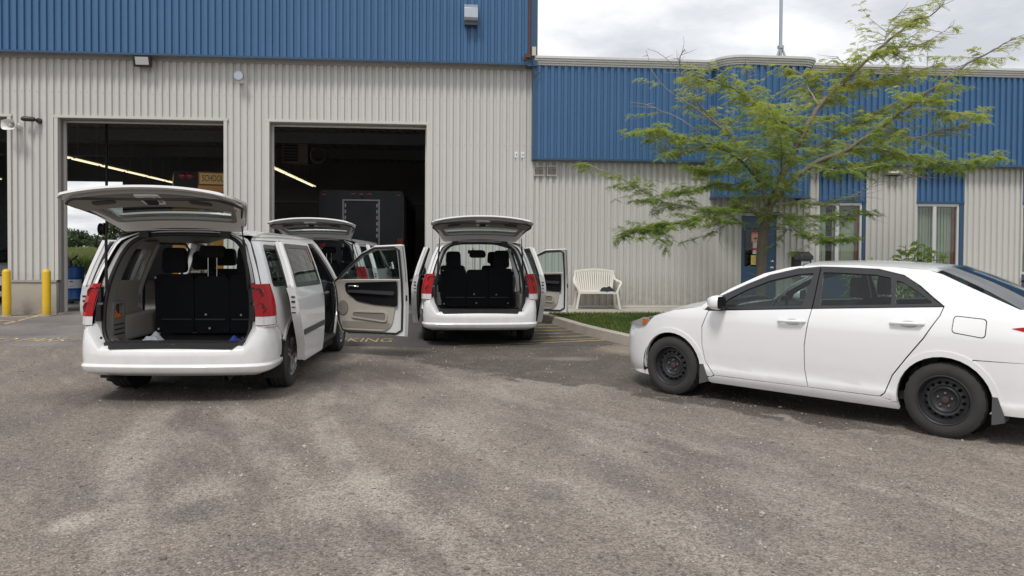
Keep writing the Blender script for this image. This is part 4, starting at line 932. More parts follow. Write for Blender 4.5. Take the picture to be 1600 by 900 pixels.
    # --- centre parts
    ys = [.40, .55, .9, 1.5, 2.1, 2.7, 3.0, 3.14]
    P('roof', MB().grid(lambda x, y: (x, y-.05*(1-(x/.73)**2)*(1 if y < .5 else 0), 1.635+(.105-.03*((y-1.6)/1.6)**2)*(1-(abs(x)/.73)**2.3)), [-.73+1.46*k/16 for k in range(17)], ys), WHITE, smooth=60)
    def arc3(y, dx): return [dx]
    P('windscreen', MB().grid(lambda u, t: (u*(.68+.10*t), 3.14+.93*t+.10*(1-u*u), 1.66-.60*t-.03*t*t), [-1+k/6 for k in range(13)], [k/5 for k in range(6)], 1), CLEAR, smooth=60)
    P('hood', MB().grid(lambda u, t: (u*(WV(4.1+.85*t, .95)-.03-.03*t), 4.04+.98*t*(1-.10*u*u*t), 1.03-.20*t**1.6+.05*(1-u*u)-.06*max(0, t-.85)), [-1+k/6 for k in range(13)], [k/8 for k in range(9)], 1), WHITE, smooth=60)
    P('front_bumper', MB().grid(lambda th, z: (sin(th)*(.95 if abs(th) > 1 else .95), 4.30+.82*abs(cos(th))**.55*(1-.12*((z-.5)/.35)**2), z), [radians(-90+180*k/24) for k in range(25)], [.20, .30, .45, .60, .72, .82], 1), WHITE, smooth=60)
    P('grille', MB().box(-.45, .45, 5.05, 5.12, .55, .78), DARKP, bevel=.02)
    P('dashboard', MB().prism(rpoly([(3.55, .70, .05), (4.05, .70), (4.05, 1.02), (3.75, 1.06, .06), (3.52, .95, .05)], 4), lambda u, v: (-.82, u, v), lambda u, v: (.82, u, v)), DARKF, smooth=50)
    st = [(-.38+.185*cos(a), 3.42-.07*sin(a), .92+.175*sin(a)) for a in [2*pi*k/24 for k in range(24)]]
    P('steering_wheel', MB().tube(st, .017, 8, closed=True).tube([(-.55, 3.42, .92), (-.38, 3.44, .90), (-.21, 3.42, .92)], .02, 8), DARKF, smooth=50)
    P('rear_view_mirror', MB().box(-.11, .11, 3.10, 3.14, 1.47, 1.54).bar((0, 3.15, 1.53), (0, 3.25, 1.58), .02, .02), DARKP, bevel=.015)
    P('cabin_floor', MB().box(-.78, .78, .30, 4.0, .33, .40).box(-.70, .70, .12, .55, .50, .575).box(-.70, .70, .55, 1.5, .40, .55), CARPET)
    P('underbody', MB().box(-.735, .735, .80, 4.8, .22, .33).box(-.92, .92, 1.52, 3.62, .17, .29), UNDER)
    P('headliner', MB().grid(lambda x, y: (x, y, 1.575+.10*(1-(abs(x)/.70)**2.3)), [-.70+1.4*k/12 for k in range(13)], [.44, 1, 2, 3.1], -1), TRIM_G, smooth=60)
    P('exhaust_pipe', MB().tube([(.52, .9, .27), (.52, .3, .26), (.52, .10, .235)], .032, 12, caps=False), mat('exhaust_steel', (.12, .115, .11), .5, metal=.6), smooth=50)
    P('tow_hook', MB().tube([(-.62, .35, .24), (-.62, .14, .23), (-.66, .10, .25)], .03, 8), UNDER, smooth=50)
    # --- rear opening: pillars, gutter, jamb, seal
    NS = 30
    def outer(s):
        if s < .62: z = .72+(1.60-.72)*s/.62; return (WV(yr(z)+.022, z), z)
        k = (s-.62)/.38; x0 = WV(yr(1.60)+.022, 1.60); x = x0*(1-k); return (x, 1.60+.135*(1-(x/x0)**2.4))
    IT = [(0, .655, .602), (.035, .70, .628), (.10, .738, .74), (.20, .742, .90), (.36, .715, 1.15), (.52, .655, 1.38), (.64, .575, 1.545), (.74, .455, 1.628), (.84, .29, 1.655), (1, 0, 1.66)]
    def inner(s): return (lerp_table([(a, b) for a, b, c in IT], s), lerp_table([(a, c) for a, b, c in IT], s))
    def loop(fr, dy, up=0):
        out = []
        for k in range(-NS, NS+1):
            s = 1-abs(k)/NS; sg = -1 if k < 0 else 1; a = outer(s); b = inner(s); x = a[0]+(b[0]-a[0])*fr; z = a[1]+(b[1]-a[1])*fr
            out.append((sg*x, yr(z)+dy, z+up))
        return out
    def ringstrip(loops):
        m_ = MB(); n = len(loops[0]); m_.add([p for l in loops for p in l], [(i*n+k, i*n+k+1, (i+1)*n+k+1, (i+1)*n+k)[::-1] for i in range(len(loops)-1) for k in range(n-1)]); return m_
    P('rear_pillar', ringstrip([loop(0, .022), loop(.10, .004), loop(.30, .0)]), WHITE, smooth=60)
    P('gutter', ringstrip([loop(.30, .0), loop(.33, .07), loop(.46, .075), loop(.50, .05)]), DARKP, smooth=40)
    P('rear_jamb', ringstrip([loop(.50, .05), loop(.62, .055), loop(.92, .075), loop(1.0, .085)]), WHITE_IN, smooth=60)
    seal = loop(1.0, .078); P('hatch_seal', MB().tube(seal+[(.60, .10, .578), (-.60, .10, .578)], .022, 8, closed=True), RUB, smooth=50)
    P('inner_ring', ringstrip([loop(1.0, .085), loop(1.06, .16), loop(1.08, .30)]), TRIM_G, smooth=60)
    # --- bumper
    plan = [(.955, .61), (.962, .45), (.962, .30), (.95, .19), (.915, .10), (.85, .042), (.72, .008), (.5, -.02), (.25, -.035), (0, -.04)]
    plan = plan+[(-x, y) for x, y in plan[-2::-1]]
    prof = [(.27, .14, 0), (.30, .05, 0), (.315, .018, 0), (.33, .004, 0), (.375, -.010, 0), (.392, -.002, 0), (.402, .012, 0), (.48, .004, .1), (.525, .008, .5), (.543, .020, .9), (.555, .040, 1), (.585, .10, 1), (.60, .13, 1)]
    vs = []
    for i, (x, y) in enumerate(plan):
        a = Vector(plan[max(i-1, 0)]); b = Vector(plan[min(i+1, len(plan)-1)]); d = (b-a).normalized(); n = Vector((d.y, -d.x)) if True else None
        c = min(1, max(0, (abs(x)-.71)/.13)); up = .21*c*c*(3-2*c)
        for z, ins, k in prof: vs.append((x+n.x*ins, y+n.y*ins, z+up*k))
    npf = len(prof); P('rear_bumper', MB().add(vs, [(i*npf+j, (i+1)*npf+j, (i+1)*npf+j+1, i*npf+j+1)[::-1] for i in range(len(plan)-1) for j in range(npf-1)]), WHITE, smooth=38)
    m_ = MB(); m_.prism(rpoly([(-.66, .115), (-.61, .000, .01), (.61, .000, .01), (.66, .115)], 2), lambda u, v: (u, v, .556+v*.36), lambda u, v: (u, v, .566+v*.36))
    P('step_pad', m_, mat('step_pad', (.016, .016, .017), .6, bump=.8, bscale=120))
    m_ = MB(); m_.prism(rpoly([(-.69, .08), (.69, .08), (.69, .26), (-.69, .26)], 2), lambda u, v: (u, v, .58), lambda u, v: (u, v, .61-0*v)); P('scuff_plate', m_, mat('scuff_plate', (.03, .03, .032), .5), bevel=.01)
    for sg in (1, -1):
        m_ = MB(); m_.lathe([(.001, -.006), (.013, -.005), (.014, 0)], (sg*.70, .055, .66), 'y', 10); P('bump_stop', m_, RUB)
    # --- seats
    def seat_back(name, x0, x1, y, z0, z1, lean=.10, head=None, posts=False):
        m_ = MB(); m_.prism(rpoly([(x0, z0, .05), (x1, z0, .05), (x1, z1, .07), (x0, z1, .07)], 4), lambda u, v: (u, y-lean*(v-z0), v), lambda u, v: (u, y+.13-lean*(v-z0), v)); s_ = P(name, m_, DARKF, bevel=.02)
        for hx, hw, hz, up in head or ():
            m_ = MB(); m_.prism(rpoly([(hx-hw, z1+up, .05), (hx+hw, z1+up, .05), (hx+hw*.9, z1+up+hz, .07), (hx-hw*.9, z1+up+hz, .07)], 5), lambda u, v: (u, y-lean*(z1-z0)-.0, v), lambda u, v: (u, y+.10-lean*(z1-z0), v)); P('headrest', m_, DARKF, s_, bevel=.025)
            if up > .05:
                for dx in (-.05, .05): P('headrest_post', MB().tube([(hx+dx, y-lean*(z1-z0)+.03, z1-.03), (hx+dx, y-lean*(z1-z0)+.03, z1+up+.02)], .006, 8), chrome, s_)
        return s_
    rs = seat_back('bench_seat_back', -.645, -.205, 1.22, .58, 1.235, .06, [(-.43, .135, .27, .015)])
    seat_back('bench_seat_back', -.20, .20, 1.225, .58, 1.215, .06, [(0, .15, .13, .20)])
    seat_back('bench_seat_back', .205, .645, 1.22, .58, 1.235, .06, [(.43, .145, .29, .015)])
    P('seat_cushion', MB().box(-.64, .64, 1.36, 1.85, .60, .78), DARKF, bevel=.04)
    m_ = MB()
    for hx in (-.40, .40, -.02): m_.box(hx-.17, hx+.17, 1.185, 1.20, .735, .75)
    P('seat_hinge_bar', m_, mat('hinge_grey', (.05, .05, .055), .5), rs)
    m_ = MB()
    for bx, bz in ((-.62, 1.20), (.62, 1.20), (-.06, .80), (.34, .795), (-.02, .64), (.55, .64), (-.60, .63)): m_.lathe([(.001, -.014), (.011, -.012), (.013, 0)], (bx, 1.19-.06*(bz-.58), bz), 'y', 8)
    P('seat_bolt', m_, white_pl, rs)
    for sx_ in (-.42, .42):
        seat_back('captain_seat_back', sx_-.24, sx_+.24, 2.15, .62, 1.22, .10, [(sx_, .14, .22, .04)]); P('seat_cushion', MB().box(sx_-.24, sx_+.24, 2.25, 2.75, .62, .76), DARKF, bevel=.04)
        seat_back('front_seat_back', sx_-.25, sx_+.25, 3.0, .62, 1.25, .12, [(sx_, .14, .22, .04)]); P('seat_cushion', MB().box(sx_-.25, sx_+.25, 3.05, 3.45, .60, .72), DARKF, bevel=.04)
    # storage cubby in the left cargo trim
    m_ = MB(); m_.prism(rpoly([(.28, .60, .02), (.58, .60, .02), (.58, 1.0, .05), (.33, 1.0, .05)], 4), lambda u, v: (-.735, u, v), lambda u, v: (-.70, u, v), holes=[rpoly([(.33, .83, .03), (.54, .83, .03), (.54, .97, .04), (.36, .97, .04)], 4)]); cb = P('cubby_panel', m_, mat('cubby_grey', (.22, .205, .185), .65), bevel=.004)
    m_ = MB(); m_.box(-.765, -.76, .30, .57, .80, .99); P('cubby_back', m_, mat('cubby_shade', (.10, .06, .045), .9), cb)
    for k in range(3): P('cubby_slot', MB().box(-.699, -.696, .33, .55, .655+.05*k, .668+.05*k), RUB, cb)
    # --- liftgate, swung up about its roof hinges
    GO = lambda x, z: (x, yr(z)-.012-(.10-.05*(z-.7))*(1-min(1, abs(x)/.86)**2.2)+.05*max(0, abs(x)/.80-.75)**1.5, z)
    GP = rpoly([(-.74, .66, .04), (.74, .66, .04), (.805, .73, .04), (.82, 1.05, .1), (.77, 1.28), (.69, 1.52), (.64, 1.675, .05), (-.64, 1.675, .05), (-.69, 1.52), (-.77, 1.28), (-.82, 1.05, .1), (-.805, .73, .04)], 4)
    GW = rpoly([(-.70, 1.10, .06), (.70, 1.10, .06), (.60, 1.50, .08), (-.60, 1.50, .08)], 5)
    RX = Matrix.Translation((0, .42, 1.70)) @ Matrix.Rotation(radians(-87.6), 4, 'X') @ Matrix.Translation((0, -.42, -1.70))
    gate = P('liftgate', MB().panel(GP, GO, .08, .022, 1, holes=[GW]).xform(RX), WHITE)
    def G(name, mb_, m, **kw): return up_(mb_.xform(RX)).build(name, m, gate, **kw)
    GI = lambda d: (lambda x, z: (x, GO(x, z)[1]+d, z))
    G('rear_window', MB().panel(rpoly([(-.72, 1.08, .06), (.72, 1.08, .06), (.62, 1.52, .08), (-.62, 1.52, .08)], 5), GI(-.002), .1, 0, 1), glass('tailgate_glass', (.20, .235, .225)))
    G('inner_shell', MB().panel(rpoly([(-.70, .70, .06), (.70, .70, .06), (.78, .77, .05), (.79, 1.05, .1), (.74, 1.28), (.67, 1.50), (.61, 1.65, .05), (-.61, 1.65, .05), (-.67, 1.50), (-.74, 1.28), (-.79, 1.05, .1), (-.78, .77, .05)], 4), lambda x, z: (x, GO(x, z)[1]+.022+.075*min(1, max(0, (z-.70)/.22))*min(1, max(0, (.86-abs(x))/.16)), z), .12, .03, -1, holes=[GW]), WHITE_IN)
    G('trim_frame', MB().panel(rpoly([(-.72, 1.065, .04), (.72, 1.065, .04), (.62, 1.56, .07), (-.62, 1.56, .07)], 5), GI(.095), .12, .03, -1, holes=[rpoly([(-.65, 1.12, .06), (.65, 1.12, .06), (.56, 1.47, .08), (-.56, 1.47, .08)], 5)]), TRIM_G)
    GT = lambda d: (lambda x, z: (x, GO(x, z)[1]+d+.05+.17*max(0, z-.72), z))
    G('trim_panel', MB().panel(rpoly([(-.66, .715, .06), (.66, .715, .06), (.76, .83, .06), (.70, 1.06, .04), (-.70, 1.06, .04), (-.76, .83, .06)], 5), GT(.018), .12, .035, -1), TRIM_G)
    lp = G('latch_plate', MB().panel(rpoly([(-.115, .735, .02), (.115, .735, .02), (.095, .975, .02), (-.095, .975, .02)], 3), GT(.030), .1, .02, -1), mat('plate_paint', (.80, .80, .79), .35))
    m_ = MB(); m_.box(-.06, .06, .11, .16, .77, .86); 
    G('latch', MB().panel(rpoly([(-.05, .79, .02), (.05, .79, .02), (.05, .925, .02), (-.05, .925, .02)], 3), GT(.055), .1, .04, -1), RUB, bevel=.004)
    G('latch_bolt', MB().panel(circ((-.078, .84), .012, 10), GT(.036), .1, .01, -1).panel(circ((.078, .90), .012, 10), GT(.036), .1, .01, -1).panel(circ((.08, .80), .012, 10), GT(.036), .1, .01, -1), RUB)
    for sg in (1, -1):
        G('pull_slot', MB().panel(rpoly([(sg*.45-.10, .85, .02), (sg*.45+.10, .85, .02), (sg*.45+.10, .925, .02), (sg*.45-.10, .925, .02)], 3), GT(.032), .1, .02, -1), mat('slot_dark', (.05, .045, .04), .7))
        G('hinge', MB().box(sg*.42-.05, sg*.42+.05, .36, .50, 1.66, 1.71), RUB)
    G('gate_seal', MB().tube([(x, GO(x, z)[1]+.07, z) for x, z in rpoly([(-.66, .72, .08), (.66, .72, .08), (.77, .82, .08), (.79, 1.05, .1), (.64, 1.50, .1), (.58, 1.635, .06), (-.58, 1.635, .06), (-.64, 1.50, .1), (-.79, 1.05, .1), (-.77, .82, .08)], 3)], .012, 6, closed=True), RUB, smooth=50)
    cres = [(-.58+1.16*k/24, 1.15+.055*sin(pi*k/24)) for k in range(25)]
    G('window_crescent', MB().panel([(x, z-.045*sin(pi*max(.04, min(.96, (x+.58)/1.16)))**.5) for x, z in cres]+cres[::-1], GI(.003), .1, 0, -1), mat('crescent_pale', (.62, .70, .66), .5))  # pale crescent laid on the tailgate glass, carrying small dark marks
    m_ = MB()
    for a_, b_, c_, d_ in bar_glyphs(24, 1.0, .022, 9):
        zz = 1.128+.05*sin(pi*(a_+.08)/1.16); m_.panel([(a_-.50, zz+c_), (b_-.50, zz+c_), (b_-.50, zz+d_), (a_-.50, zz+d_)], GI(.006), .3, 0, -1)
    G('crescent_print', m_, mat('print_ink', (.10, .12, .12), .6))
    G('brake_lamp', MB().panel([(-.20, 1.635), (.20, 1.635), (.20, 1.66), (-.20, 1.66)], GI(-.012), .1, .01, 1), REDD)
    return V
van_a = make_van()
def van_doors(v, ang_r):
    for c in v.children:
        if c.name.split('.')[0] == 'front_door' and c.location.x > 0: c.rotation_euler = (0, 0, radians(ang_r))
def place_van(v, x, y, heading, z=0.0):
    a = radians(heading); v.location = (x-1.03*sin(a), y-1.03*cos(a), z); v.rotation_euler = (0, 0, -a)
van_b = copy_tree(van_a); van_c = copy_tree(van_a)
place_van(van_a, -2.72, 8.96, 2.5); van_doors(van_a, 68)
place_van(van_c, .54, 13.65, -.5, -.045); van_doors(van_c, 60)
place_van(van_b, -2.53, 16.45, 3.0, .0); van_doors(van_b, 0)
tag(van_a, 'nearest white minivan with raised tailgate and front door swung wide open', 'minivan', 'white minivans with open tailgates')
tag(van_b, 'white minivan half hidden behind the nearest one, backing out of the dark bay', 'minivan', 'white minivans with open tailgates')
tag(van_c, 'white minivan with both sliding doors open, nearest the plastic bench', 'minivan', 'white minivans with open tailgates')
# ================================================================ SEDAN
ST = [(.15, .80), (.20, .835), (.26, .862), (.33, .874), (.36, .870), (.42, .872), (.55, .880), (.72, .884), (.86, .880), (.905, .872), (.97, .850), (1.03, .825), (1.08, .795), (1.25, .705), (1.40, .622), (1.44, .596), (1.50, .54)]
def WS(s, z):
    x = lerp_table(ST, z)
    if s > 2.55: u = min(1, (s-2.55)/1.06); x *= (1-u**2.5)**.4
    if s < -.35: u = min(1, (-.35-s)/.66); x *= (1-u**2.8)**.36
    return x
def SS(sg, off=0.0): return lambda s, z: (sg*(WS(s, z)+off), s, z)
HZ = .3175; WB = 2.68
def sarch(c, a0, a1, r, n=18): return [(c+r*cos(radians(a0+(a1-a0)*k/n)), HZ+r*sin(radians(a0+(a1-a0)*k/n))) for k in range(n+1)]
STEEL = mat('black_steel_wheel', (.025, .026, .029), .5, metal=.2, var=.35, vscale=14); LUG = mat('lug_nut', (.24, .22, .20), .4, metal=.7, var=.3, vscale=40); RUSTH = mat('rusty_hub', (.062, .036, .028), .8, var=.4, vscale=60)
SMAT = mat('mudflap_grey', (.075, .075, .078), .7)
def steel_rim(o, org, sg, r, w):
    f = sg*w; ox = org[0]
    pf = [(r+.010, f*.80), (r+.012, f*.90), (r+.002, f*.93), (r-.006, f*.86), (r-.010, f*.55), (r-.022, f*.42), (r-.026, f*.30)]
    m_ = MB(); m_.lathe(pf if sg < 0 else pf[::-1], org, 'x', 48); m_.build('rim', STEEL, o, 40)
    # holed web
    holes = []
    for k in range(16):
        a = 2*pi*k/16+.1; ra, rb = .0135, .0175; c = (.148*cos(a), .148*sin(a)); holes.append([(c[0]+ra*cos(b+a+pi/2)*1.25, c[1]+rb*.8*sin(b+a+pi/2)) for b in [2*pi*j/10 for j in range(10)]])
    X1 = ox+f*.34
    rad = lambda u, v: sqrt(u*u+v*v)
    bulge = lambda u, v: .018*sg*math.exp(-((rad(u, v)-.132)/.022)**2)
    m_ = MB(); m_.panel(circ((0, 0), r-.018, 48), lambda u, v: (X1+bulge(u, v), org[1]+u, org[2]+v), .03, .006, 1 if sg > 0 else -1, holes=holes+[circ((0, 0), .112, 36)]); m_.build('wheel_disc', STEEL, o)
    pf = [(.113, f*.34), (.112, f*.46), (.106, f*.50), (.098, f*.49), (.086, f*.36), (.072, f*.31), (.034, f*.31), (.031, f*.40), (.001, f*.40)]
    m_ = MB(); m_.lathe(pf if sg < 0 else pf[::-1], org, 'x', 40); m_.build('wheel_centre', STEEL, o, 35)
    for k in range(5):
        a = 2*pi*k/5+.35; m_ = MB(); m_.lathe([(.011, f*.30), (.0115, f*.44), (.008, f*.50), (.001, f*.51)] if sg < 0 else [(.001, f*.51), (.008, f*.50), (.0115, f*.44), (.011, f*.30)], (ox, org[1]+.057*cos(a), org[2]+.057*sin(a)), 'x', 6); m_.build('lug_nut', LUG, o)
    m_ = MB(); m_.lathe([(.030, f*.405), (.024, f*.43), (.001, f*.43)] if sg < 0 else [(.001, f*.43), (.024, f*.43), (.030, f*.405)], org, 'x', 20); m_.build('hub', RUSTH, o, 40)
    m_ = MB(); m_.lathe([(r-.03, f*.05), (.001, f*.05)] if sg < 0 else [(.001, f*.05), (r-.03, f*.05)], org, 'x', 24); m_.build('brake', UNDER, o)
F_DLO = [(1.160, 1.030), (2.275, .950), (2.13, 1.090), (1.88, 1.222), (1.65, 1.325), (1.37, 1.398), (1.165, 1.418)]
R_DLO = [(.035, 1.110), (1.148, 1.031), (1.153, 1.418), (.98, 1.417), (.625, 1.408), (.40, 1.358), (.25, 1.268), (.12, 1.165)]
F_WIN = rpoly([(1.255, 1.052, .01), (2.10, .992, .01), (2.04, 1.075, .02), (1.86, 1.178, .1), (1.64, 1.275, .2), (1.37, 1.345, .1), (1.215, 1.362, .01)], 4)
R_WIN = rpoly([(.455, 1.103, .02), (1.085, 1.060, .01), (1.125, 1.372, .02), (.98, 1.372, .1), (.64, 1.362, .1), (.50, 1.338, .03)], 4)
R_QTR = rpoly([(.115, 1.130, .01), (.415, 1.106, .01), (.455, 1.322, .02), (.385, 1.300, .05), (.25, 1.222, .05)], 3)
def make_sedan():
    V = empty('sedan')
    def P(name, mb_, m, parent=None, **kw): return mb_.build(name, m, parent or V, **kw)
    for sg in (-1, 1):
        S = SS(sg)
        P('front_fender', MB().panel([(2.20, .255)]+[(2.318, .262)]+sarch(WB, 186, -10, .365)+[(3.085, .26), (3.10, .60), (3.05, .705), (2.955, .80), (2.90, .845), (2.65, .925), (2.40, .968), (2.315, .985), (2.290, .952), (2.235, .945), (2.301, .774), (2.298, .578), (2.266, .42), (2.168, .275)], S, .07, .03, sg), SPAINT)
        fd = P('front_door', MB().panel([(1.168, .283), (2.152, .280), (2.255, .42), (2.287, .578), (2.290, .774), (2.226, .942), (1.157, 1.023), (1.203, .678), (1.199, .446)], S, .07, .03, sg), SPAINT)
        rd = P('rear_door', MB().panel([(.515, .288), (1.158, .283), (1.189, .446), (1.193, .678), (1.147, 1.024), (.035, 1.103), (.052, 1.037), (.163, .838), (.298, .653), (.412, .487), (.476, .32)], S, .07, .03, sg), SPAINT)
        for d_, dl, wins in ((fd, F_DLO, [F_WIN]), (rd, R_DLO, [R_WIN, R_QTR])):
            P('window_frame', MB().panel(dl, SS(sg, -.006), .08, .03, sg, holes=wins), mat('black_window_frame', (.028, .029, .032), .35), d_)
            for w_ in wins: P('door_glass', MB().panel(w_, SS(sg, -.016), .1, 0, sg), mat_sg, d_)
            P('door_liner', MB().panel([(q[0], q[1]) for q in ([(1.20, .30), (2.15, .30), (2.25, .6), (2.18, .94), (1.19, 1.01)] if d_ is fd else [(.52, .31), (1.16, .31), (1.15, 1.01), (.10, 1.08), (.2, .85)])], SS(sg, -.07), .2, .02, -sg), DARKF, d_)
        for d_, s0, s1, z0 in ((fd, 1.20, 1.46, .905), (rd, .165, .435, .957)):
            m_ = MB(); m_.tube([(sg*(WS(s0, z0)+.002), s0, z0), (sg*(WS(s0, z0)+.035), s0+.02, z0), (sg*(WS(s0, z0)+.040), (s0+s1)/2, z0-.004), (sg*(WS(s1, z0)+.035), s1-.02, z0-.010), (sg*(WS(s1, z0)+.002), s1, z0-.012)], [.016, .017, .014, .016, .013], 10); P('door_handle', m_, SPAINT, d_, smooth=60)
            P('handle_cup', MB().panel([(s0+.12+.075*cos(a), z0-.012+.030*sin(a)) for a in [2*pi*k/20 for k in range(20)]], SS(sg, .0025), .05, .004, sg), mat('handle_shade', (.45, .45, .45), .4), d_)
        P('sill', MB().panel([(.36, .185), (2.20, .19), (2.30, .225), (2.20, .247), (2.155, .270), (.515, .277), (.45, .262), (.372, .25)], SS(sg, .004), .1, .04, sg), SPAINT)
        # quarter, C pillar and cant rail in one pressing
        q = P('quarter_panel', MB().panel([(.505, .279), (.466, .318), (.402, .483), (.288, .648), (.153, .832), (.042, 1.034), (.024, 1.112), (.11, 1.175), (.24, 1.278), (.392, 1.368), (.622, 1.418), (.98, 1.427), (1.16, 1.428), (1.33, 1.408), (1.33, 1.430), (1.13, 1.440), (.82, 1.445), (.50, 1.435), (.20, 1.415), (.08, 1.38), (-.12, 1.29), (-.36, 1.185), (-.52, 1.115), (-.74, 1.085), (-.86, 1.05), (-.90, .98), (-.91, .70), (-.215, .688)]+sarch(0, 74 if False else 106, 106, .372, 1)[:0]+[(-.215, .62)][:0]+sarch(0, 125, -9, .372), S, .07, .03, sg), SPAINT)
        P('rear_bumper_side', MB().panel([(-.34, .255), (-.80, .26), (-.93, .40), (-.92, .68), (-.612, .692), (-.222, .680)]+sarch(0, 126, 185, .372, 8), S, .05, .03, sg), SPAINT)
        if sg < 0: P('fuel_door', MB().panel(rpoly([(-.30, .875, .03), (-.06, .905, .03), (-.065, 1.035, .03), (-.30, 1.02, .03)], 5), SS(sg, .0045), .06, .005, sg), SPAINT, q)
        if sg < 0: P('fuel_door_gap', MB().panel(rpoly([(-.307, .868, .035), (-.053, .898, .035), (-.058, 1.042, .035), (-.307, 1.027, .035)], 5), SS(sg, .0012), .06, 0, sg), RUB, q)
        P('a_pillar', MB().panel([(1.335, 1.408), (1.37, 1.408), (1.65, 1.335), (1.88, 1.232), (2.14, 1.098), (2.285, .955), (2.325, .990), (2.05, 1.178), (1.72, 1.345), (1.47, 1.412), (1.335, 1.430)], S, .07, .03, sg), SPAINT)
        P('tail_lamp', MB().panel([(-.485, .965), (-.84, .88), (-.90, .93), (-.88, 1.0), (-.70, 1.005)], SS(sg, .006), .04, .02, sg), REDL)
        P('headlamp', MB().panel([(2.968, .805), (3.02, .735), (3.15, .712), (3.27, .722), (3.22, .762), (3.07, .820)], SS(sg, .004), .04, .03, sg), mat('headlamp_lens', (.34, .35, .36), .12, coat=.6))
        P('side_marker', MB().panel([(2.990, .800), (3.030, .745), (3.085, .738), (3.075, .808)], SS(sg, .009), .04, .01, sg), AMB, V.children[-1])
        # arch lips, wheel wells, mud flaps
        for c, a0, a1, r_ in ((WB, 186, -8, .365), (0, 186, -9, .372)):
            P('arch_lip', MB().panel(sarch(c, a1, a0, r_)[::-1]+sarch(c, a1, a0, r_+.05), SS(sg, .007), .06, .02, sg), SPAINT)
            P('wheel_well', MB().grid(lambda a, x: (sg*x, c+(r_+.01)*cos(a), HZ+(r_+.01)*sin(a)), [radians(-14+208*k/20) for k in range(21)], [.52, .84], sg).prism(circ((c, HZ+.02), r_, 20), lambda u, v: (sg*.52, u, v), lambda u, v: (sg*.50, u, v)), UNDER)
        P('mud_flap', MB().prism([(-.362, .40), (-.40, .40), (-.445, .26), (-.45, .20), (-.36, .17)], lambda u, v: (sg*.70, u, v), lambda u, v: (sg*.885, u, v)), SMAT)
        P('mud_flap', MB().prism([(2.315, .38), (2.275, .38), (2.235, .25), (2.23, .20), (2.32, .17)], lambda u, v: (sg*.70, u, v), lambda u, v: (sg*.885, u, v)), SMAT)
        wheel('wheel', V, (sg*.775, 0, HZ), sg, HZ, .205, .205, steel_rim); wheel('wheel', V, (sg*.775, WB, HZ), sg, HZ, .205, .205, steel_rim)
        # mirror
        mm = MB(); pr = []
        for yy, a_, b_ in ((0, .085, .062), (.03, .10, .075), (.08, .095, .07), (.13, .06, .05), (.15, .02, .02)):
            pr.append([(sg*.975+a_*math.copysign(abs(cos(t_))**.7, cos(t_)), 2.02+yy, 1.045+b_*math.copysign(abs(sin(t_))**.7, sin(t_))) for t_ in [2*pi*j/20 for j in range(20)]])
        mm.add([p for r_ in pr for p in r_], [(i*20+j, i*20+(j+1) % 20, (i+1)*20+(j+1) % 20, (i+1)*20+j) for i in range(len(pr)-1) for j in range(20)]); mo = P('door_mirror', mm, SPAINT, smooth=50)
        P('mirror_base', MB().bar((sg*.82, 2.10, .985), (sg*.965, 2.07, .99), .12, .035), black, mo, bevel=.01)
        P('mirror_glass', MB().panel(rpoly([(-.085, -.062, .03), (.085, -.062, .03), (.085, .062, .03), (-.085, .062, .03)], 4), lambda u, v: (sg*.975+u, 2.018, 1.045+v), .1, 0, 1), DARKP, mo)
    EZ = [(.05, 1.375), (.20, 1.415), (.50, 1.435), (.82, 1.445), (1.13, 1.440), (1.33, 1.430)]
    P('roof', MB().grid(lambda u, s: (u*WS(s, lerp_table(EZ, s)), s+.04*(1-u*u)*(1 if s > 1.2 else (-1 if s < .2 else 0)), lerp_table(EZ, s)+.042*(1-abs(u)**2.2)), [-1+k/10 for k in range(21)], [.13, .20, .35, .5, .66, .82, .98, 1.13, 1.25, 1.33]), SPAINT, smooth=60)
    P('windscreen', MB().grid(lambda u, t: (u*(.60+.235*t), 1.345+.97*t+.09*(1-u*u)+.02, 1.455-.025*abs(u)**2-.45*t-.02*t*t), [-1+k/8 for k in range(17)], [k/6 for k in range(7)]), CLEAR, smooth=60)
    P('rear_window', MB().grid(lambda u, t: (u*(.575+.115*t), .15-.67*t-.05*(1-u*u), 1.435+.02*(1-u*u)-.325*t-.02*sin(pi*t)*-1), [-1+k/8 for k in range(17)], [k/6 for k in range(7)], -1), glass('sedan_rear_glass', (.30, .37, .36)), smooth=60)
    P('trunk_lid', MB().grid(lambda u, t: (u*(WS(-.52-.36*t, 1.10)-.015), -.525-.36*t-.05*(1-u*u), 1.112-.05*t**2+.018*(1-u*u)), [-1+k/8 for k in range(17)], [k/6 for k in range(7)], -1), SPAINT, smooth=60)
    P('rear_bumper', MB().grid(lambda u, z: (u*(WS(-.885, z)+.012), -.872-.115*(1-abs(u)**2.6)-.03*max(0, 1-abs(z-.52)/.22), z), [-1+k/10 for k in range(21)], [.24, .28, .35, .45, .52, .60, .68, .74]), SPAINT, smooth=60)
    P('trunk_face', MB().grid(lambda u, z: (u*(WS(-.885, z)+.008), -.872-.095*(1-abs(u)**2.6)-.02*(z-.74), z), [-1+k/10 for k in range(21)], [.738, .80, .90, 1.0, 1.058]), SPAINT, smooth=60)
    for sg in (-1, 1): P('trunk_lamp', MB().grid(lambda u, z: (sg*u*(WS(-.885, z)+.008), -.884-.095*(1-abs(u)**2.6), z), [.55+.45*k/6 for k in range(7)], [.88, .93, .98], sg), REDL, smooth=60)
    P('licence_plate', MB().box(-.17, .17, -1.005, -.985, .80, .90), white_pl, bevel=.004)
    ZH = [(2.30, .985), (2.45, .963), (2.65, .928), (2.92, .842), (3.15, .77), (3.45, .70)]
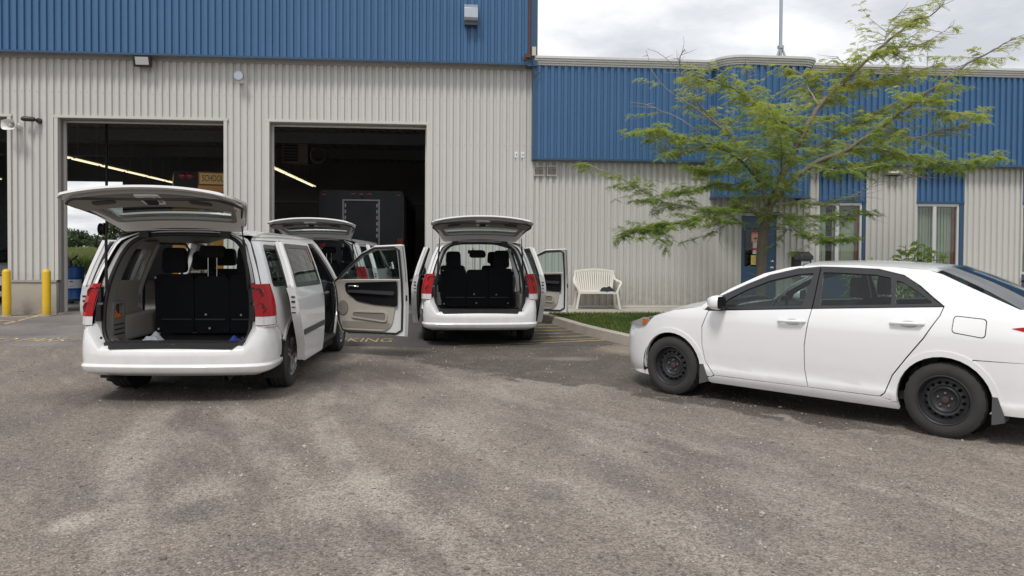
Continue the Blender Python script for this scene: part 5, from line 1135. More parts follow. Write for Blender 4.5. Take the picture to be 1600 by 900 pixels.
    P('hood', MB().grid(lambda u, s: (u*(WS(s, lerp_table(ZH, s))-.006), s-.0*u*u, lerp_table(ZH, s)+(.075-.02*(s-2.3))*(1-abs(u)**2.4)), [-1+k/10 for k in range(21)], [2.30+1.12*k/12 for k in range(13)]), SPAINT, smooth=60)
    P('front_bumper', MB().grid(lambda th, z: (lerp_table(ST, z)*math.copysign(abs(sin(th))**.8, sin(th)), 2.55+(1.06-.10*((z-.46)/.35)**2)*abs(cos(th))**.8, z), [radians(-66+132*k/30) for k in range(31)], [.19, .215, .24, .30, .40, .50, .60, .68, .725]), SPAINT, smooth=60)
    P('bumper_lip', MB().grid(lambda th, z: (.86*math.copysign(abs(sin(th))**.8, sin(th)), 2.56+(1.06-.12)*abs(cos(th))**.8+.02*(.24-z)/.06, z), [radians(-70+140*k/24) for k in range(25)], [.18, .205, .235]), SPAINT, smooth=60)
    P('grille', MB().box(-.35, .35, 3.50, 3.60, .33, .50), DARKP, bevel=.02)
    P('underbody', MB().box(-.66, .66, -.75, 3.1, .16, .26).box(-.74, .74, .42, 2.26, .17, .255), UNDER)
    P('cabin_floor', MB().box(-.78, .78, .0, 2.3, .27, .34), CARPET)
    P('dashboard', MB().prism(rpoly([(1.78, .60), (2.30, .60), (2.30, .94), (2.05, 1.0, .08), (1.80, .985, .06)], 5), lambda u, v: (-.76, u, v), lambda u, v: (.76, u, v)), DARKF, smooth=50)
    P('steering_wheel', MB().tube([(-.36+.18*cos(a), 1.72-.07*sin(a), .945+.165*sin(a)) for a in [2*pi*k/24 for k in range(24)]], .016, 8, closed=True).tube([(-.53, 1.72, .945), (-.36, 1.76, .93), (-.19, 1.72, .945)], .022, 8), mat('steering_grey', (.05, .052, .055), .4), smooth=50)
    P('rear_view_mirror', MB().box(-.10, .10, 1.50, 1.535, 1.315, 1.375).bar((0, 1.54, 1.36), (0, 1.62, 1.40), .02, .02), DARKP, bevel=.015)
    for sx_ in (-.37, .37):
        for nm, y0, z1, mt in (('front_seat', .98, 1.10, DARKF), ('rear_seat', .15, 1.06, mat('grey_fabric', (.06, .06, .062), .9))):
            m_ = MB(); m_.prism(rpoly([(sx_-.24, .45, .05), (sx_+.24, .45, .05), (sx_+.21, z1, .09), (sx_-.21, z1, .09)], 5), lambda u, v: (u, y0-.22*(v-.45), v), lambda u, v: (u, y0+.13-.22*(v-.45), v)); s_ = P(nm, m_, mt, bevel=.025)
            m_ = MB(); m_.prism(rpoly([(sx_-.125, z1+.03, .05), (sx_+.125, z1+.03, .05), (sx_+.11, z1+.22, .07), (sx_-.11, z1+.22, .07)], 5), lambda u, v: (u, y0-.22*(z1-.45)-.0, v), lambda u, v: (u, y0+.09-.22*(z1-.45), v)); P('headrest', m_, mt, s_, bevel=.025)
            P('seat_cushion', MB().box(sx_-.24, sx_+.24, y0+.10, y0+.60, .42, .56), mt, s_, bevel=.04)
    P('parcel_shelf', MB().box(-.66, .66, -.55, .08, 1.00, 1.03), DARKF)
    return V
DIRT[0] = .16; SPAINT = paint_mat('white_sedan_paint', (.82, .82, .82)); mat_sg = glass('sedan_side_glass', (.60, .70, .67))
sedan = make_sedan(); sedan.location = (4.845, 6.726, 0); sedan.rotation_euler = (0, 0, radians(41.1))
tag(sedan, 'white four-door sedan on black steel wheels parked at the right', 'sedan')
# ================================================================ BENCH AND JACKET
resin = mat('white_resin', (.74, .71, .64), .38, var=.06, vscale=4, dirt=((.4, .35, .28), 0, .5, .4))
bench = empty('garden_bench', (3.54, 17.80, .152), label='white plastic garden bench with slatted back against the beige wall', cat='bench')
for sg in (-1, 1):
    MB().obox((sg*.485, .015, .20), (.026*1, 0, 0), (0, .028, 0), (-sg*.035, 0, .20)).build('leg', resin, bench, bevel=.006)
    MB().obox((sg*.475, .47, .21), (.024, 0, 0), (0, .028, 0), (-sg*.02, -.03, .21)).build('leg', resin, bench, bevel=.006)
    MB().tube([(sg*.445, .02, .40), (sg*.50, .03, .52), (sg*.555, .05, .615), (sg*.55, .14, .645), (sg*.53, .32, .66), (sg*.50, .50, .70), (sg*.47, .53, .80)], [.028, .028, .034, .036, .036, .03, .028], 10).build('armrest', resin, bench, 50)
    MB().tube([(sg*.40, .44, .42), (sg*.435, .50, .62), (sg*.475, .555, .86), (sg*.47, .56, .90)], [.028, .028, .03, .03], 10).build('back_post', resin, bench, 50)
m_ = MB(); m_.prism(rpoly([(-.47, 0, .04), (.47, 0, .04), (.43, .46, .04), (-.43, .46, .04)], 4), lambda u, v: (u, v, .375), lambda u, v: (u, v, .43-.02*(1-(v/.46-.5)**2*4))); m_.build('seat', resin, bench, bevel=.012)
m_ = MB(); n_ = 18; vs = []
for k in range(n_+1):
    u = -1+2*k/n_; x = .485*u; zt = .955-.05*u*u; zb = .895-.05*u*u; y0 = .56
    vs += [(x, y0-.02, zb), (x, y0-.02, zt), (x, y0+.02, zt), (x, y0+.02, zb)]
m_.add(vs, [(4*i+j, 4*i+4+j, 4*i+4+(j+1) % 4, 4*i+(j+1) % 4)[::-1] for i in range(n_) for j in range(4)]+[(0, 1, 2, 3), (4*n_+3, 4*n_+2, 4*n_+1, 4*n_)]); m_.build('top_rail', resin, bench, bevel=.01)
for k in range(16):
    u = -1+2*(k+.5)/16; xb = .385*u; xt = .45*u
    MB().obox(((xb+xt)/2, .505, .665), (.0185, 0, 0), (0, .009, -.004), ((xt-xb)/2, .055, .245)).build('slat', resin, bench)
rj = random.Random(5); m_ = MB()
def jk(u, v):
    r_ = 1-abs(u)**3; h_ = .085*max(0, 1-abs(u)**4)*max(0, 1-abs(v)**4)
    return (3.79+.165*u, 17.96+.15*v+.02*sin(5*u), .575+h_*(1+.25*sin(7*u+2*v)+.18*sin(9*v+4*u+1))+.004)
m_.grid(jk, [-1+k/12 for k in range(25)], [-1+k/10 for k in range(21)]); o = m_.build('folded_jacket', mat('black_cloth', (.018, .018, .022), .85, var=.3, vscale=18), smooth=70); tag(o, 'folded dark jacket lying on the white bench seat', 'jacket')

# ================================================================ BOLLARDS, DRUM
ybol = mat('yellow_paint', (.72, .46, .02), .45, var=.14, vscale=7, dirt=((.25, .17, .06), 0, .3, .9))
for x, lab in ((-9.80, 'yellow steel bollard at the leftmost bay, nearest the picture edge'), (-8.95, 'yellow steel bollard in front of the beige pier by the middle bay')):
    t = empty('bollard', (x, 18.0, 0), label=lab, cat='bollard', group='yellow bollards')
    MB().lathe([(.088, -.02), (.088, .98), (.084, 1.01), (.06, 1.04), (.03, 1.052), (.001, 1.055)], (0, 0, 0), 'z', 28).build('post', ybol, t, 40)
    MB().lathe([(.12, 0), (.118, .018), (.092, .03)], (0, 0, 0), 'z', 28).build('footing', conc, t, 40)
drum = empty('oil_drum', (-10.12, 21.7, .035), label='blue steel oil drum with white label on a wheeled dolly in the bay', cat='drum')
dblue = mat('drum_blue', (.012, .075, .26), .35, var=.12, vscale=6)
MB().lathe([(.001, .10), (.285, .10), (.295, .115), (.285, .13), (.285, .36), (.297, .375), (.285, .39), (.285, .66), (.297, .675), (.285, .69), (.285, .955), (.296, .97), (.285, .98), (.27, .965), (.001, .96)], (0, 0, 0), 'z', 40).build('barrel', dblue, drum, 35)
m_ = MB(); m_.grid(lambda a, z: (.2875*cos(a), .2875*sin(a), z), [radians(-165+k*10) for k in range(16)], [.41, .64]); lb = m_.build('label', mat('drum_label', (.52, .55, .58), .5, var=.08, vscale=10), drum, 60)
for j, (a0, a1, z0, z1) in enumerate(((-150, -105, .56, .61), (-150, -112, .545, .555), (-152, -100, .46, .485), (-78, -62, .57, .60), (-80, -60, .45, .46))):
    MB().grid(lambda a, z: (.2885*cos(a), .2885*sin(a), z), [radians(a0+(a1-a0)*k/6) for k in range(7)], [z0, z1]).build('print', mat('label_ink', (.05, .08, .2), .5) if j != 3 else REDD, lb)
MB().lathe([(.30, .055), (.32, .06), (.32, .095), (.30, .10), (.001, .098)], (0, 0, 0), 'z', 32).build('dolly', black, drum, 40)
for a in (20, 110, 200, 290):
    MB().lathe([(.001, -.018), (.035, -.018), (.038, -.01), (.038, .01), (.035, .018), (.001, .018)], (.28*cos(radians(a)), .28*sin(radians(a)), .032), 'x', 14).build('caster', RUB, drum, 40)
MB().tube([(-.05, 0, .96), (-.05, 0, 1.12), (.05, -.02, 1.20), (.16, -.04, 1.28)], .022, 8).build('pump', black, drum, 50)
MB().tube([(.02, -.1, .97), (.04, -.12, 1.15), (.14, -.14, 1.22), (.26, -.16, 1.10), (.32, -.12, .80), (.31, -.1, .5)], .014, 8).build('hose', RUB, drum, 50)
t = empty('white_cabinet', (-10.35, 25.6, .035), label='low white cabinet behind the blue drum inside the bay', cat='cabinet')
part('carcass', white_pl, t, [(-.45, .55, -.3, .3, .06, .92)], .012); part('plinth', dark_mat, t, [(-.42, .52, -.27, .27, 0, .058)]); part('lid', white_pl, t, [(-.46, .56, -.32, .3, .925, .95)], .008)
for sx_ in (-.44, .06): part('door', white_pl, t, [(sx_, sx_+.485, -.318, -.302, .09, .90)], .006)
t = empty('hose_reel', (-9.17, 21.35, 2.03), label='black hose reel hanging on a pole inside the middle bay', cat='hose reel')
MB().lathe([(.03, -.08), (.15, -.08), (.16, -.07), (.16, -.05), (.12, -.045), (.12, .045), (.16, .05), (.16, .07), (.15, .08), (.03, .08)], (0, 0, 0), 'x', 28).build('reel', RUB, t, 40)
MB().tube([(.10, 0, -.05), (.10, 0, 1.0), (.10, 0, 3.55)], .035, 10).build('pole', black, t, 50)
MB().tube([(-.02, -.13, 0), (-.10, -.12, -.3), (-.12, -.1, -.48), (-.02, -.1, -.58), (.06, -.1, -.42), (.05, -.1, -.2)], .014, 8).build('hose', RUB, t, 50)

# ================================================================ BUSES INSIDE THE GARAGE
bus_y = mat('school_bus_yellow', (.62, .27, .012), .4, coat=.3, var=.06)
def bus_shell(W, H, z0, L, rc):
    """rounded rear outline extruded forward"""
    out = rpoly([(-W, z0, .06), (W, z0, .06), (W, H-.25), (W-.03, H, rc), (-W+.03, H, rc), (-W, H-.25)], 7)
    m_ = MB(); m_.prism(out, lambda u, v: (u*.985, 0, z0+(v-z0)*.992), lambda u, v: (u, L, v)); return m_
sb = empty('school_bus', (-6.42, 22.2, .035), radians(13.5), label='yellow school bus behind the raised tailgate of the nearest minivan', cat='bus')
bus_shell(1.2, 3.66, .55, 8, .35).build('body', bus_y, sb, bevel=.03)
m_ = MB(); m_.box(-.49, .49, -.05, -.02, 3.29, 3.60); sp_ = m_.build('sign_panel', mat('sign_tan', (.80, .55, .20), .5), sb, bevel=.006)
V_, F_ = text_mesh('SCHOOL BUS', .25, .56); MB().add([(x, -.0525, 3.445+y) for x, y, z in V_], F_).build('lettering', mat('sign_black', (.01, .01, .01), .5), sp_)
MB().box(-.52, .52, -.035, -.015, 3.255, 3.635).build('sign_frame', mat('sign_brown', (.16, .07, .02), .5), sb)
for sg in (-1, 1):
    part('lamp_panel', mat('lamp_black', (.012, .012, .013), .6), sb, [(min(sg*.53, sg*1.15), max(sg*.53, sg*1.15), -.02, .01, 3.10, 3.64)], .02)
    for xx in (.72, .92):
        MB().lathe([(.001, -.06), (.05, -.058), (.085, -.045), (.09, -.03), (.10, -.028), (.10, -.015)], (sg*xx, 0, 3.50), 'y', 24).build('warning_lamp', REDD, sb, 40)
    part('rear_window', DARKP, sb, [(min(sg*.50, sg*1.08), max(sg*.50, sg*1.08), -.02, .01, 1.75, 2.55)], .03)
    MB().lathe([(.001, -.05), (.08, -.045), (.09, -.02)], (sg*1.0, 0, 1.25), 'y', 20).build('tail_lamp', REDL, sb, 40)
    for yy in (2.2, 7.4): MB().lathe([(.10, -.12), (.28, -.12), (.48, -.10), (.50, -.07), (.50, .07), (.48, .10), (.28, .12)], (sg*1.02, yy, .50), 'x', 32).build('wheel', TYRE, sb, 40)
part('emergency_door', bus_y, sb, [(-.45, .45, -.025, .01, .75, 2.85)], .03); part('door_window', DARKP, sb, [(-.36, .36, -.04, -.02, 1.85, 2.65)], .02)
part('bumper', dark_mat, sb, [(-1.2, 1.2, -.18, -.02, .45, .72)], .02); part('drip_rail', mat('drip_dark', (.10, .05, .01), .5), sb, [(-1.15, 1.15, -.05, -.02, 3.03, 3.07)])
bb = empty('shuttle_bus', (-2.42, 21.95, .035), label='black shuttle bus backed into the right bay behind the minivans', cat='bus')
bblk = mat('black_bus_paint', (.005, .006, .009), .34, spec=.32, var=.3, vscale=1.5, rvar=.12)
bus_shell(1.21, 3.17, .50, 7, .48).build('body', bblk, bb, bevel=.04)
part('rear_door', bblk, bb, [(-.47, .45, -.012, .01, .75, 2.84)], .01)
part('door_frame', mat('bus_door_trim', (.20, .20, .21), .35, metal=.6), bb, [(-.53, -.485, -.03, .0, .72, 2.90), (.465, .51, -.03, .0, .72, 2.90), (-.485, .465, -.03, .0, 2.86, 2.90)])
for sg in (-1, 1):
    for k in range(6 if sg > 0 else 3): part('hinge', mat('bus_hinge', (.34, .34, .34), .4, metal=.5), bb, [((.415 if sg > 0 else -.465), (.45 if sg > 0 else -.43), -.035, -.01, 2.68-.17*k, 2.78-.17*k)])
    tl_ = part('tail_lamp', REDD, bb, [(min(sg*1.0, sg*1.16), max(sg*1.0, sg*1.16), -.03, .0, 1.42, 1.82)], .01)
    for zc in (1.73, 1.60): MB().lathe([(.001, -.05), (.045, -.048), (.055, -.03)], (sg*1.08, 0, zc), 'y', 20).build('round_lamp', REDL, tl_, 40)
    MB().lathe([(.001, -.05), (.04, -.048), (.05, -.03)], (sg*1.08, 0, 1.475), 'y', 20).build('reverse_lamp', CLR, tl_, 40)
    part('corner_trim', dark_mat, bb, [(min(sg*1.20, sg*1.235), max(sg*1.20, sg*1.235), .05, 6.5, .9, 2.9)], .015)
for xx in (-1.04, -.22, 0, .22, 1.04): part('marker_lamp', REDD, bb, [(xx-.07, xx+.07, -.03, .05, 3.035-(.03 if abs(xx) > 1 else 0), 3.085-(.03 if abs(xx) > 1 else 0))], .012)
MB().lathe([(.001, -.06), (.035, -.055), (.04, -.02)], (0, 0, 2.97), 'y', 16).build('rear_camera', RUB, bb, 40)
part('bumper', dark_mat, bb, [(-1.18, 1.18, -.2, -.02, .42, .68)], .02)
for sg in (-1, 1): MB().lathe([(.10, -.12), (.26, -.12), (.39, -.10), (.40, -.07), (.40, .07), (.39, .10), (.26, .12)], (sg*1.02, 1.6, .40), 'x', 32).build('wheel', TYRE, bb, 40)

# ================================================================ GARAGE LIGHTS AND FITTINGS
tube_m = mat('lit_tube', (.9, .88, .7), .4, emit=(1.0, .90, .62), estr=.75); fix_m = mat('fixture_enamel', (.55, .52, .40), .5)
def strip_light(x, y, lab):
    t = empty('strip_light', (x, y, 4.30), label=lab, cat='ceiling light', group='fluorescent strip lights')
    part('housing', fix_m, t, [(-.10, .10, 0, 1.9, .03, .09)], .008)
    for dx in (-.055, .055): MB().tube([(dx, .03, .005), (dx, 1.87, .005)], .02, 8).build('tube', tube_m, t, 60)
    for yy in (.3, 1.6): MB().tube([(0, yy, .09), (0, yy, 1.25)], .008, 6).build('hanger', galv, t)
ORD = ('first', 'second', 'third', 'fourth', 'fifth', 'sixth', 'seventh', 'eighth')
for k in range(6): strip_light(-11.72, 23.2+2.02*k, '%s lit strip light from the front in the row through the middle bay' % ORD[k])
for k in range(5): strip_light(-5.98, 25.2+2.02*k, '%s lit strip light from the front in the row through the right bay' % ORD[k])
strip_light(-18.4, 31.5, 'lit fluorescent strip light glimpsed through the leftmost bay')
t = empty('unit_heater', (-5.45, 28.4, 4.58), label='dim boxy unit heater hanging in the dark right bay', cat='heater')
uh = mat('heater_enamel', (.34, .32, .29), .6); part('cabinet', uh, t, [(-.45, .45, -.3, .3, .0, .85)], .02)
for k in range(7): part('louvre', mat('heater_louvre', (.05, .05, .055), .6), t, [(-.40, .10, -.33, -.30, .07+.105*k, .14+.105*k)])
MB().lathe([(.24, -.30), (.30, -.26), (.30, .2)], (.80, 0, .30), 'y', 24).build('fan_housing', uh, t, 40)
for dx in (-.4, .4): MB().tube([(dx, 0, .85), (dx, 0, 1.0)], .012, 6).build('hanger', black, t)
m_ = MB(); m_.tube([(-14.4, 35.9, 3.66), (-6, 35.9, 3.66), (1.9, 35.9, 3.62)], .03, 8); o = m_.build('wall_pipe', mat('pipe_white', (.5, .5, .5), .4)); tag(o, 'pale pipe running along the rear wall of the dark garage', 'pipe')
sedan_b = copy_tree(sedan); sedan_b.location = (-12.62, 24.9, .035); sedan_b.rotation_euler = (0, 0, radians(190))
tag(sedan_b, 'white car hidden inside the garage behind the beige pier', 'car')

# ================================================================ SMALL THINGS IN THE VANS
def rag(name, c, sx_, sy_, h, m, lab, cat, seed):
    r_ = random.Random(seed); ph = [r_.uniform(0, 6) for _ in range(4)]; b_ = MB()
    b_.grid(lambda u, v: (c[0]+sx_*u*(1+.15*sin(4*v+ph[0])), c[1]+sy_*v*(1+.15*sin(3*u+ph[1])), c[2]+h*max(0, (1-u*u)*(1-v*v))**.6*(.75+.3*sin(5*u+ph[2])+.25*sin(6*v+ph[3]))), [-1+k/8 for k in range(17)], [-1+k/8 for k in range(17)])
    o_ = b_.build(name, m, smooth=70); return tag(o_, lab, cat)
def vloc(v, p): return v.matrix_basis @ Vector(p)
bpy.context.view_layer.update()
rag('crumpled_bag', vloc(van_a, (-.33, .40, .58)), .10, .07, .09, mat('bag_grey', (.50, .52, .56), .4), 'crumpled pale plastic bag on the cargo floor of the nearest minivan', 'bag', 2)
rag('blue_cloth', vloc(van_a, (.52, .40, .58)), .075, .06, .06, mat('cloth_blue', (.03, .08, .42), .7), 'blue cloth on the cargo floor of the nearest minivan', 'cloth', 3)
rag('orange_vest', vloc(van_a, (-.745, .44, .835)), .05, .09, .07, mat('vest_orange', (.75, .16, .03), .6, var=.5, vscale=20), 'orange and yellow vest stuffed in the side cubby of the nearest minivan', 'vest', 4)

# ================================================================ LOCUST TREE
bark = mat('bark', (.17, .14, .115), .9, var=.35, vscale=14, bump=.9, bscale=28); twig_m = mat('twig_bark', (.27, .245, .215), .85, var=.3, vscale=9)
rt = random.Random(11)
TD = 15.3
# limbs: list of (px, py, depth offset), start radius, end radius, leafiness
LIMBS = [
 ([(1187, 520, 0), (1189, 440, 0), (1191, 385, 0), (1195, 345, 0), (1199, 322, 0)], .122, .104, 0),
 ([(1199, 330, 0), (1212, 300, .05), (1230, 258, .15), (1256, 208, .2), (1280, 165, .3), (1312, 135, .4), (1334, 113, .4), (1362, 87, .35), (1393, 60, .3), (1431, 31, .2), (1452, 26, .2), (1476, 3, .1)], .105, .008, .85),
 ([(1199, 330, 0), (1225, 296, -.2), (1268, 258, -.5), (1320, 236, -.8), (1375, 199, -1.0), (1424, 162, -1.2), (1468, 131, -1.4), (1512, 100, -1.5), (1552, 78, -1.5), (1586, 58, -1.5)], .085, .007, .8),
 ([(1194, 352, 0), (1180, 332, -.1), (1158, 322, -.25), (1122, 328, -.5), (1085, 341, -.7), (1050, 351, -.8), (1010, 357, -.9), (980, 368, -.9)], .070, .008, 1.2),
 ([(1108, 330, -.55), (1070, 322, -.3), (1038, 316, -.1), (1004, 298, 0), (965, 276, .1), (935, 264, .1), (906, 254, .1)], .035, .006, .9),
 ([(1197, 325, 0), (1192, 288, .3), (1170, 246, .7), (1136, 208, 1.0), (1100, 172, 1.2), (1080, 140, 1.3), (1066, 118, 1.3), (1062, 92, 1.3), (1070, 76, 1.3)], .060, .006, .55),
 ([(1066, 118, 1.3), (1048, 98, 1.3), (1028, 82, 1.3), (1012, 76, 1.3)], .012, .004, .0),
 ([(1136, 208, 1.0), (1098, 178, .7), (1060, 152, .5), (1030, 128, .4), (1016, 104, .4), (1010, 78, .4)], .022, .004, .15),
 ([(1191, 290, .3), (1160, 252, -.2), (1118, 228, -.6), (1068, 214, -.8), (1030, 205, -.9), (1004, 206, -.9)], .045, .006, 1.0),
 ([(1118, 228, -.6), (1080, 235, -.9), (1050, 245, -1.0), (1040, 222, -1.0), (1020, 215, -1.0)], .020, .005, .6),
 ([(1118, 228, -.6), (1070, 190, -.3), (1030, 172, -.2), (1002, 162, -.2), (984, 160, -.2)], .016, .004, .1),
 ([(1256, 208, .2), (1222, 190, -.3), (1180, 162, -.7), (1140, 136, -.9), (1105, 124, -1.0), (1086, 118, -1.0)], .042, .006, 1.0),
 ([(1230, 258, .15), (1214, 218, .7), (1196, 176, 1.1), (1178, 140, 1.3), (1168, 110, 1.4), (1164, 96, 1.4)], .040, .006, .9),
 ([(1280, 165, .3), (1264, 140, .8), (1258, 120, 1.0), (1236, 108, 1.1)], .028, .006, 1.0),
 ([(1334, 113, .4), (1318, 100, .2), (1308, 88, .1)], .014, .005, .8),
 ([(1362, 87, .35), (1384, 78, .6), (1437, 70, .8), (1462, 56, .9), (1490, 40, .9)], .020, .005, .55),
 ([(1380, 74, .3), (1386, 48, .5), (1398, 28, .6), (1418, 12, .6)], .014, .004, .5),
 ([(1312, 135, .4), (1350, 128, .9), (1392, 122, 1.3), (1430, 112, 1.5), (1470, 98, 1.6)], .026, .006, .9),
 ([(1424, 162, -1.2), (1446, 160, -1.6), (1466, 176, -1.8), (1505, 178, -1.9), (1540, 182, -1.9)], .020, .006, .85),
 ([(1375, 199, -1.0), (1420, 216, -1.4), (1462, 206, -1.6), (1502, 196, -1.7)], .022, .006, .8),
 ([(1320, 236, -.8), (1362, 231, -.4), (1424, 246, 0), (1474, 255, .2), (1518, 255, .3), (1565, 242, .3)], .034, .006, 1.0),
 ([(1362, 231, -.4), (1390, 250, -.3), (1420, 272, -.3), (1438, 276, -.3)], .014, .005, .5),
 ([(1268, 258, -.5), (1310, 268, -1.0), (1350, 262, -1.3), (1372, 258, -1.4)], .024, .006, 1.1),
 ([(1203, 334, 0), (1226, 338, -.4), (1244, 362, -.7), (1272, 372, -.9), (1296, 376, -1.0), (1318, 372, -1.0)], .030, .006, 1.0),
 ([(1210, 320, 0), (1248, 318, .4), (1290, 318, .6), (1330, 306, .7), (1352, 296, .7), (1368, 284, .7)], .022, .004, .35),
 ([(1226, 338, -.4), (1270, 338, -.5), (1310, 338, -.6), (1345, 335, -.6), (1362, 340, -.6)], .018, .005, .7),
 ([(1192, 300, .3), (1150, 288, .9), (1110, 290, 1.2), (1078, 300, 1.3), (1050, 302, 1.3)], .030, .006, 1.0),
 ([(1199, 322, 0), (1215, 285, -.8), (1222, 240, -1.3), (1215, 200, -1.6), (1200, 160, -1.7)], .040, .006, 1.0),
 ([(1230, 258, .15), (1285, 228, .8), (1340, 190, 1.2), (1390, 165, 1.4), (1430, 150, 1.5)], .034, .006, .8),
 ([(1158, 322, -.25), (1140, 345, -.5), (1120, 362, -.6), (1104, 370, -.6)], .016, .005, .8),
 ([(1050, 351, -.8), (1030, 366, -1.0), (1008, 374, -1.0)], .014, .005, .8),
 ([(1170, 246, .7), (1140, 262, .4), (1108, 268, .2), (1080, 262, .1)], .024, .006, 1.0),
]
tree = empty('locust_tree', at(1187, 520, TD), label='leafy locust tree with feathery yellow-green foliage before the blue door', cat='tree')
tinv = Matrix.Translation(-tree.location)
def catmull(P_, n):
    out = []
    for i in range(len(P_)-1):
        p0 = P_[max(i-1, 0)]; p1 = P_[i]; p2 = P_[i+1]; p3 = P_[min(i+2, len(P_)-1)]
        for k in range(n):
            t_ = k/n; out.append(.5*((2*p1)+(p2-p0)*t_+(2*p0-5*p1+4*p2-p3)*t_*t_+(3*p1-p0-3*p2+p3)*t_**3))
    out.append(P_[-1]); return out
fronds = []                                   # (base, direction, length)
def grow_twigs(path, leaf, rad):
    tot = sum((path[i+1]-path[i]).length for i in range(len(path)-1)); acc = 0; nxt = .25*tot if rad > .05 else .08*tot
    for i in range(len(path)-1):
        seg = (path[i+1]-path[i]); L_ = seg.length
        while acc+L_ > nxt:
            p = path[i]+seg*((nxt-acc)/L_); d = seg.normalized(); fr = nxt/tot
            a = rt.uniform(0, 2*pi); side = Vector((cos(a), sin(a), rt.uniform(-.25, .45))); td = (d*rt.uniform(.25, .8)+side*.75).normalized(); td.z *= .6
            ln = rt.uniform(.25, .85)*(1.15-.5*fr); q = [p]; dd = td.copy(); dd.z *= .5; n_ = 5
            for k in range(n_): dd = (dd+Vector((rt.uniform(-.25, .25), rt.uniform(-.25, .25), rt.uniform(-.18, .16)))).normalized(); q.append(q[-1]+dd*ln/n_)
            if rt.random() < .75 or leaf > .3: twigs.append((q, .0065 if leaf > .5 else .0075))
            if rt.random() < leaf*(1 if fr < .72 or leaf > .9 else .30):
                for k in range(1, n_+1):
                    for _ in range(3 if k < 3 else 4):
                        b_ = rt.uniform(0, 2*pi); fd = Vector((cos(b_), sin(b_), rt.uniform(-.55, .25))).normalized(); fronds.append((q[k]+Vector((rt.uniform(-.03, .03), rt.uniform(-.03, .03), rt.uniform(-.02, .03))), (fd+dd*.5).normalized(), rt.uniform(.10, .18)))
            nxt += rt.uniform(.030, .075) if leaf > .3 else rt.uniform(.14, .30)
        acc += L_
twigs = []
for P_, r0, r1, leaf in LIMBS:
    if r0 < .13: r0 *= .82
    pts = [at(x, y, TD+d) for x, y, d in P_]; pth = catmull(pts, 5)
    if len(P_) > 5 or r0 < .13: pth = [pth[0]]+[p+Vector((rt.uniform(-1, 1), rt.uniform(-1, 1), rt.uniform(-1, 1)))*.012 for p in pth[1:]]
    n_ = len(pth); rr = [r0+(r1-r0)*((k/(n_-1))**.75) for k in range(n_)]
    if r0 > .13: rr[0] = .165; rr[1] = .15
    MB().tube(pth, rr, 10 if r0 > .03 else 7).xform(tinv).build('trunk' if r0 > .13 else 'limb', bark if r0 > .03 else twig_m, tree, 60)
    if r0 < .13: grow_twigs(pth, leaf, r0)
m_ = MB()
for q, r_ in twigs: m_.tube(q, [r_, r_*.85, r_*.7, r_*.55, r_*.4, r_*.3], 4, caps=False)
o = m_.xform(tinv).build('twigs', twig_m, tree); o['kind'] = 'stuff'
def frond_mesh(frs, leaflets, lw, ll):
    vs = []; fs = []
    for p, d, L_ in frs:
        up = Vector((0, 0, 1)); sd_ = d.cross(up)
        if sd_.length < .1: sd_ = Vector((1, 0, 0))
        sd_.normalize(); nn = sd_.cross(d).normalized(); tw = rt.uniform(-.7, .7); sd2 = (sd_*cos(tw)+nn*sin(tw)); n_ = leaflets
        for k in range(n_):
            t_ = (k+.6)/n_; b_ = p+d*L_*t_+Vector((0, 0, -.28*L_*t_*t_)); w_ = ll*(1-.45*abs(t_-.45)*2)*rt.uniform(.8, 1.2)
            for s_ in (-1, 1):
                tip = b_+sd2*s_*w_+d*w_*.45+Vector((0, 0, rt.uniform(-.012, .004))); mid = (b_+tip)/2; off = d.cross(sd2*s_).cross(sd2*s_).normalized()*lw*.5
                i = len(vs); vs += [b_, mid+off, tip, mid-off]; fs.append((i, i+1, i+2, i+3))
    b = MB(); b.add(vs, fs); return b
gs = [[], [], []]
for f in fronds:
    # lighter, yellower leaves higher up in the crown
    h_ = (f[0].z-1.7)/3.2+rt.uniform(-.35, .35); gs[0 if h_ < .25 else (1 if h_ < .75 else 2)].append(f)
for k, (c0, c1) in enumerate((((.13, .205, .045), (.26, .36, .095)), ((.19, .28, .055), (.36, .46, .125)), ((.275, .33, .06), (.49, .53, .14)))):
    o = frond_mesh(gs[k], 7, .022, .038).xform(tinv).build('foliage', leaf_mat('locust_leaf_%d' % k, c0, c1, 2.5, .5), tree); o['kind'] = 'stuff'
print('fronds', len(fronds), 'twigs', len(twigs))

